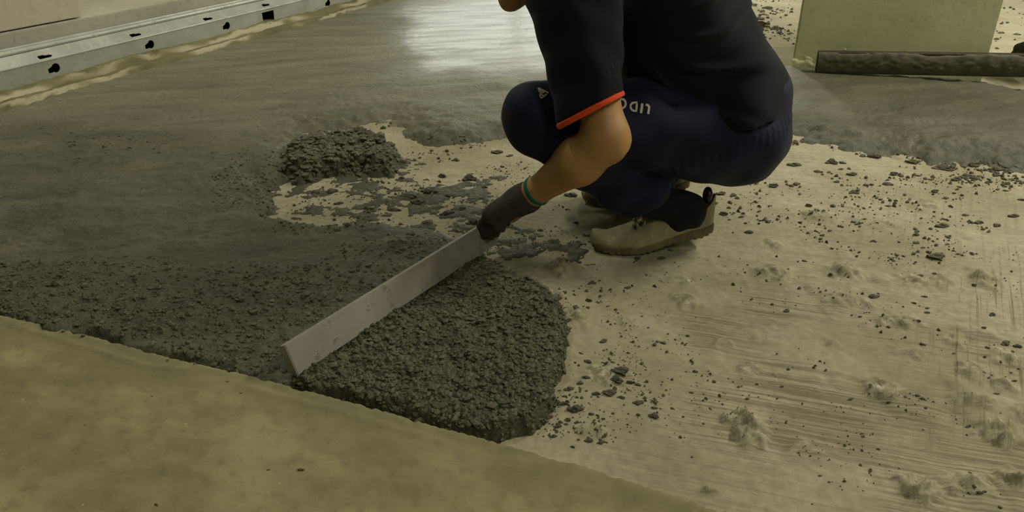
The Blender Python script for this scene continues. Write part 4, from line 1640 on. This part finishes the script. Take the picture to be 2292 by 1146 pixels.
bdir = Vector(b1 - b0).normalized()
bdir = np.array(bdir)
side = np.array((-bdir[1], bdir[0], 0))      # away from the worker, over the bar
side = side if side[0] < 0 else -side
haL = W(1118, 470, 1.548)
gl = glove_sdf_factory(J['wrL'] + (J['wrL'] - J['elL']) / np.linalg.norm(J['wrL'] - J['elL']) * 0.030, haL, side * 0.75 + np.array((0, 0, -.1)), bdir, np.array((side[0] * .25, side[1] * .25, -0.95)), -1)
gloveL = solid('glove', gl, haL - .13, haL + .15, 0.0028, M['glove'], person)
fwdR = J['haR'] - J['wrR']
fwdR /= np.linalg.norm(fwdR)
acR = np.cross(fwdR, (0, 0, 1))
acR /= np.linalg.norm(acR)
haR = J['wrR'] + fwdR * 0.085
gr = glove_sdf_factory(J['wrR'] + fwdR * 0.03, haR, fwdR, acR, np.array((0, 0, -1.0)), 1)
gloveR = solid('glove', gr, haR - .16, haR + .16, 0.0036, M['glove'], person)
for g_, wr, el, in ((gloveL, J['wrL'], J['elL']), (gloveR, J['wrR'], J['elR'])):
    axn = (el - wr) / np.linalg.norm(el - wr)
    ring_band('cuff', wr + axn * 0.002, axn, lambda P, w=wr, a=axn: rcone(P, w - a * .03, w + a * .06, 0.0335, 0.0345), 0.034, 0.0055, 0.0034, M['teal'], g_, 40)

# ---- shoes
TOE = G(1334, 556, 0.0)
TOE = np.array((W(1322, 545, 1.60)[0], 1.592, 0.0))
HEEL = np.array((W(1597, 505, 1.60)[0], 1.610, 0.0))
sx = HEEL - TOE
SL = np.linalg.norm(sx)
sx = sx / SL
sy = np.array((-sx[1], sx[0], 0))
print('SHOE length', SL)


def shoe_fns(toe, sx, sy, flip, lift=0.036):
    def loc(P):
        q = P - toe
        a = q @ sx
        b = q @ sy * flip
        # the sole bends at the ball of the foot and the heel is raised
        bend = lift * sstep(0.33, 1.0, a / SL) * 1.0 + 0.010 * sstep(0.16, 0.0, a / SL)
        return a, b, q[..., 2] - bend

    def outline(a):
        t = np.clip(a / SL, 0, 1)
        w = 0.050 * np.sqrt(np.clip(1 - ((t - 0.34) / 0.36) ** 2, 0.0, 1)) * (t < 0.34) + (t >= 0.34) * (0.050 - 0.016 * sstep(0.34, 0.68, t) + 0.001 * sstep(.7, .9, t))
        w = w * np.sqrt(np.clip((1.0 - t) / 0.12, 0.0, 1)) * (t > 0.88) + w * (t <= 0.88)
        cen = 0.006 * np.sin(t * 3.1)
        return w, cen

    def upper(P):
        a, b, c = loc(P)
        w, cen = outline(np.clip(a, 0.002, SL - 0.002))
        t = np.clip(a / SL, 0, 1)
        top = 0.040 + 0.022 * sstep(0.10, 0.45, t) + 0.040 * sstep(0.38, 0.62, t) - 0.030 * sstep(0.60, 0.80, t) + 0.038 * sstep(0.84, 1.0, t)
        q = np.stack([np.zeros_like(a), (b - cen) / np.maximum(w, 0.004), np.clip(c - 0.012, -0.05, 1) / (top - 0.012)], -1)
        rr = (np.abs(q[..., 1]) ** 2.3 + np.abs(q[..., 2]) ** 2.3) ** (1 / 2.3)
        d = (rr - 1) * np.minimum(np.maximum(w, 0.004), top)
        d = np.maximum(d, np.maximum(-a + 0.002, a - SL + 0.001))
        d = smax(d, 0.010 - c, 0.004)
        # seams and creases
        d = d + 0.0010 * np.sin(a * 170) * sstep(0.2, 0.35, t) * sstep(0.55, 0.4, t)
        d = d + 0.0016 * np.exp(-((a - SL * (0.60 + 1.2 * (c - 0.03))) / 0.003) ** 2)
        d = d + 0.0014 * np.exp(-((a - SL * (0.80 - 0.6 * (c - 0.03))) / 0.003) ** 2)
        # ankle opening
        hole = ell(np.stack([a, b, c], -1), (SL * 0.765, 0.0, 0.100), (0.062, 0.036, 0.052))
        return smax(d, -hole, 0.004)

    def sole(P):
        a, b, c = loc(P)
        w, cen = outline(np.clip(a, 0.001, SL - 0.001))
        d = np.maximum(np.abs(b - cen) - (w + 0.003), np.maximum(-a - 0.001, a - SL - 0.002))
        z0 = 0.001
        th = 0.021 + 0.006 * sstep(0.5, 1.0, a / SL)
        d = smax(d, np.abs(c - z0 - th / 2) - th / 2, 0.006)
        return d + 0.0012 * np.sin(a * 420) * (c < 0.010)
    return upper, sole


for flip, dx, dy in ((1, 0.0, 0.0), (-1, 0.004, 0.285)):
    t_ = TOE + np.array((dx, dy, 0))
    up_, so_ = shoe_fns(t_, sx, sy, flip)
    lo_ = t_ + np.array((-0.02, -.075, -.01))
    hi_ = t_ + np.array((SL + .02, .095, .165))
    shoe = empty('shoe')
    shoe.parent = person
    solid('upper', up_, lo_, hi_, 0.0032, M['shoe'], shoe)
    solid('sole', so_, lo_, hi_, 0.0032, M['sole'], shoe)
    tb = t_ + sx * (SL * 0.93) + np.array((0, 0, 0.128))
    solid('heel_tab', lambda P, tb=tb: ell(P, tb, (0.011, 0.018, 0.020)), tb - .04, tb + .04, 0.003, M['tab'], shoe)
    an = J['ankL'] if flip == 1 else J['ankR']
    s0 = an
    s1 = t_ + sx * (SL * 0.78) + np.array((0, 0, 0.090))
    s2 = t_ + sx * (SL * 0.70) + np.array((0, 0, 0.070))
    solid('sock', lambda P, s0=s0, s1=s1, s2=s2: smin(rcone(P, s0, s1, 0.041, 0.040), rcone(P, s1, s2, 0.040, 0.032), 0.02) + 0.0015 * np.sin(P[..., 0] * 120 + P[..., 2] * 60),
          np.minimum(s0, s2) - .08, np.maximum(s0, s1) + .08, 0.0036, M['sock'], shoe)
    for k in range(4):
        lc = t_ + sx * (SL * (0.36 + 0.055 * k)) + np.array((0, 0, 0.058 + 0.011 * k))
        bmv = [lc + sy * 0.024 * math.cos(a) + np.array((0, 0, 0.010 * math.sin(a))) for a in np.linspace(0.2, 2.9, 9)]
        V, F = [], []
        for i, p in enumerate(bmv):
            for j in range(6):
                V.append(p + sx * 0.003 * math.cos(j * 1.047) + np.array((0, 0, 0.003 * math.sin(j * 1.047))))
        for i in range(8):
            for j in range(6):
                F.append((i * 6 + j, i * 6 + (j + 1) % 6, (i + 1) * 6 + (j + 1) % 6, (i + 1) * 6 + j))
        link('lace', fast_mesh('lace', np.array(V) - ROOT, np.array(F)), M['shoe'], shoe)


# ---- prints on the trousers
def bvh_of(o):
    me = o.data
    return BVHTree.FromPolygons([v.co + Vector(ROOT) for v in me.vertices], [p.vertices[:] for p in me.polygons])


TB = bvh_of(trousers)


def project_print(name, polys, m, parent):
    """polys in photo pixels; laid onto the trouser surface along the normal view of the flank"""
    bm = bmesh.new()
    for pts, tris in polys:
        vs = []
        for px, py in pts:
            d = Vector(ray(px, py)).normalized()
            loc, nor, i, dist = TB.ray_cast(Vector((0, 0, CAM_H)), d)
            if loc is None:
                loc = Vector(W(px, py, 1.47))
                nor = -d
            vs.append(bm.verts.new(loc + nor * 0.0016 - Vector(ROOT)))
        for t in tris:
            try:
                bm.faces.new([vs[i] for i in t])
            except ValueError:
                pass
    bmesh.ops.remove_doubles(bm, verts=bm.verts, dist=1e-6)
    bmesh.ops.recalc_face_normals(bm, faces=bm.faces)
    return link(name, bm_mesh(name, bm), m, parent)


def stroke(pts, w, closed=False):
    """polyline stroke as quads (pixel units)"""
    pts = [np.array(p, float) for p in pts]
    n = len(pts)
    L, R = [], []
    for i in range(n):
        if closed:
            t = pts[(i + 1) % n] - pts[i - 1]
        else:
            t = pts[min(i + 1, n - 1)] - pts[max(i - 1, 0)]
        t = t / (np.linalg.norm(t) + 1e-9)
        nn = np.array((-t[1], t[0])) * w / 2
        L.append(pts[i] + nn)
        R.append(pts[i] - nn)
    allp = L + R
    tris = []
    for i in range(n if closed else n - 1):
        j = (i + 1) % n
        tris.append((i, j, n + j, n + i))
    return allp, tris


def dense(pts, k=6):
    out = []
    for a, b in zip(pts[:-1], pts[1:]):
        for t in np.linspace(0, 1, k, endpoint=False):
            out.append((a[0] + (b[0] - a[0]) * t, a[1] + (b[1] - a[1]) * t))
    out.append(pts[-1])
    return out


word = []
# O D I L, upside down as seen (the word reads from the wearer's side)
word.append(stroke([(1391 + 9.0 * math.cos(t), 232.5 + 10.0 * math.sin(t)) for t in np.linspace(0, 6.283, 24, endpoint=False)], 5.0, True))
dpts = dense([(1425.5, 229.5), (1424, 249)], 4) + [(1424 - 9 * math.sin(t) - 4 * (1 if 0 < t < 3.1 else 0), 239.5 + 9 * math.cos(t) - 1.0 * math.sin(t)) for t in np.linspace(0.25, 2.9, 12)]
word.append(stroke(dpts, 4.8, True))
word.append(stroke(dense([(1437.5, 232), (1434.5, 253.5)], 6), 5.4))
word.append(stroke(dense([(1450.5, 255.5), (1452.5, 240), (1450, 236), (1445, 234.5)], 4), 5.0))
project_print('print_lettering', word, M['print'], trousers)
logo = []
# white triangle emblem near the knee
k = 300 / 2292.0


def lp(pts):
    return [(1180 + x * k, 170 + y * k) for x, y in pts]


logo.append(stroke(dense(lp([(188, 215), (205, 275), (262, 300)]), 5), 3.2))
logo.append(stroke(dense(lp([(192, 215), (350, 290), (352, 305)]), 6), 3.4))
logo.append(stroke(dense(lp([(205, 245), (290, 285), (262, 300)]), 5), 2.6))
logo.append(stroke([(1180 + (315 + 10 * math.cos(t)) * k, 170 + (327 + 10 * math.sin(t)) * k) for t in np.linspace(0, 6.283, 10, endpoint=False)], 2.4, True))
logo.append(stroke(dense(lp([(212, 312), (295, 352), (235, 385), (212, 312)]), 5)[:-1], 3.4, True))
project_print('print_emblem', logo, M['print'], trousers)


# ================================================================== SECOND WORKER (only the glove on the caked bar shows at the frame's edge)
def copy_tree(o, parent):
    c = o.copy()
    COL.objects.link(c)
    c.parent = parent
    for ch in list(o.children):
        copy_tree(ch, c)
    return c


hand_target = W(2290, 138, 3.30)
person2 = empty('person')
tag(person2, 'second crouching worker whose glove holds the mortar-caked bar', 'person')
for ch in list(person.children):
    copy_tree(ch, person2)
R2 = Matrix.Rotation(math.radians(-62), 3, 'Z')
p2 = Vector(hand_target) - R2 @ Vector(haL - ROOT)
person2.location = (p2.x, p2.y, 0.0)
person2.rotation_euler = (0, 0, math.radians(-62))
# caked mortar on the second bar
xs = np.linspace(0.0, 0.86, 110)
zs = np.linspace(0.0, 1.0, 22)
XX, TT = np.meshgrid(xs, zs)
nb = granular(XX, TT * 0.09, 0.8, 880)
top = 0.088 + 0.010 * fbm(XX * 14, XX * 0, 4, 881)
bulge = 0.012 * np.sin(np.pi * np.clip(TT, 0, 1)) ** 0.5 + 0.005 * nb * np.sin(np.pi * TT)
V = np.stack([XX, -bulge + 0.002, TT * top - 0.004], -1).reshape(-1, 3)
idx = np.arange(110 * 22).reshape(22, 110)
F = np.stack([idx[:-1, :-1], idx[:-1, 1:], idx[1:, 1:], idx[1:, :-1]], -1).reshape(-1, 4)
link('caked_mortar', fast_mesh('caked_mortar', V, F), M['grain'], bar2)
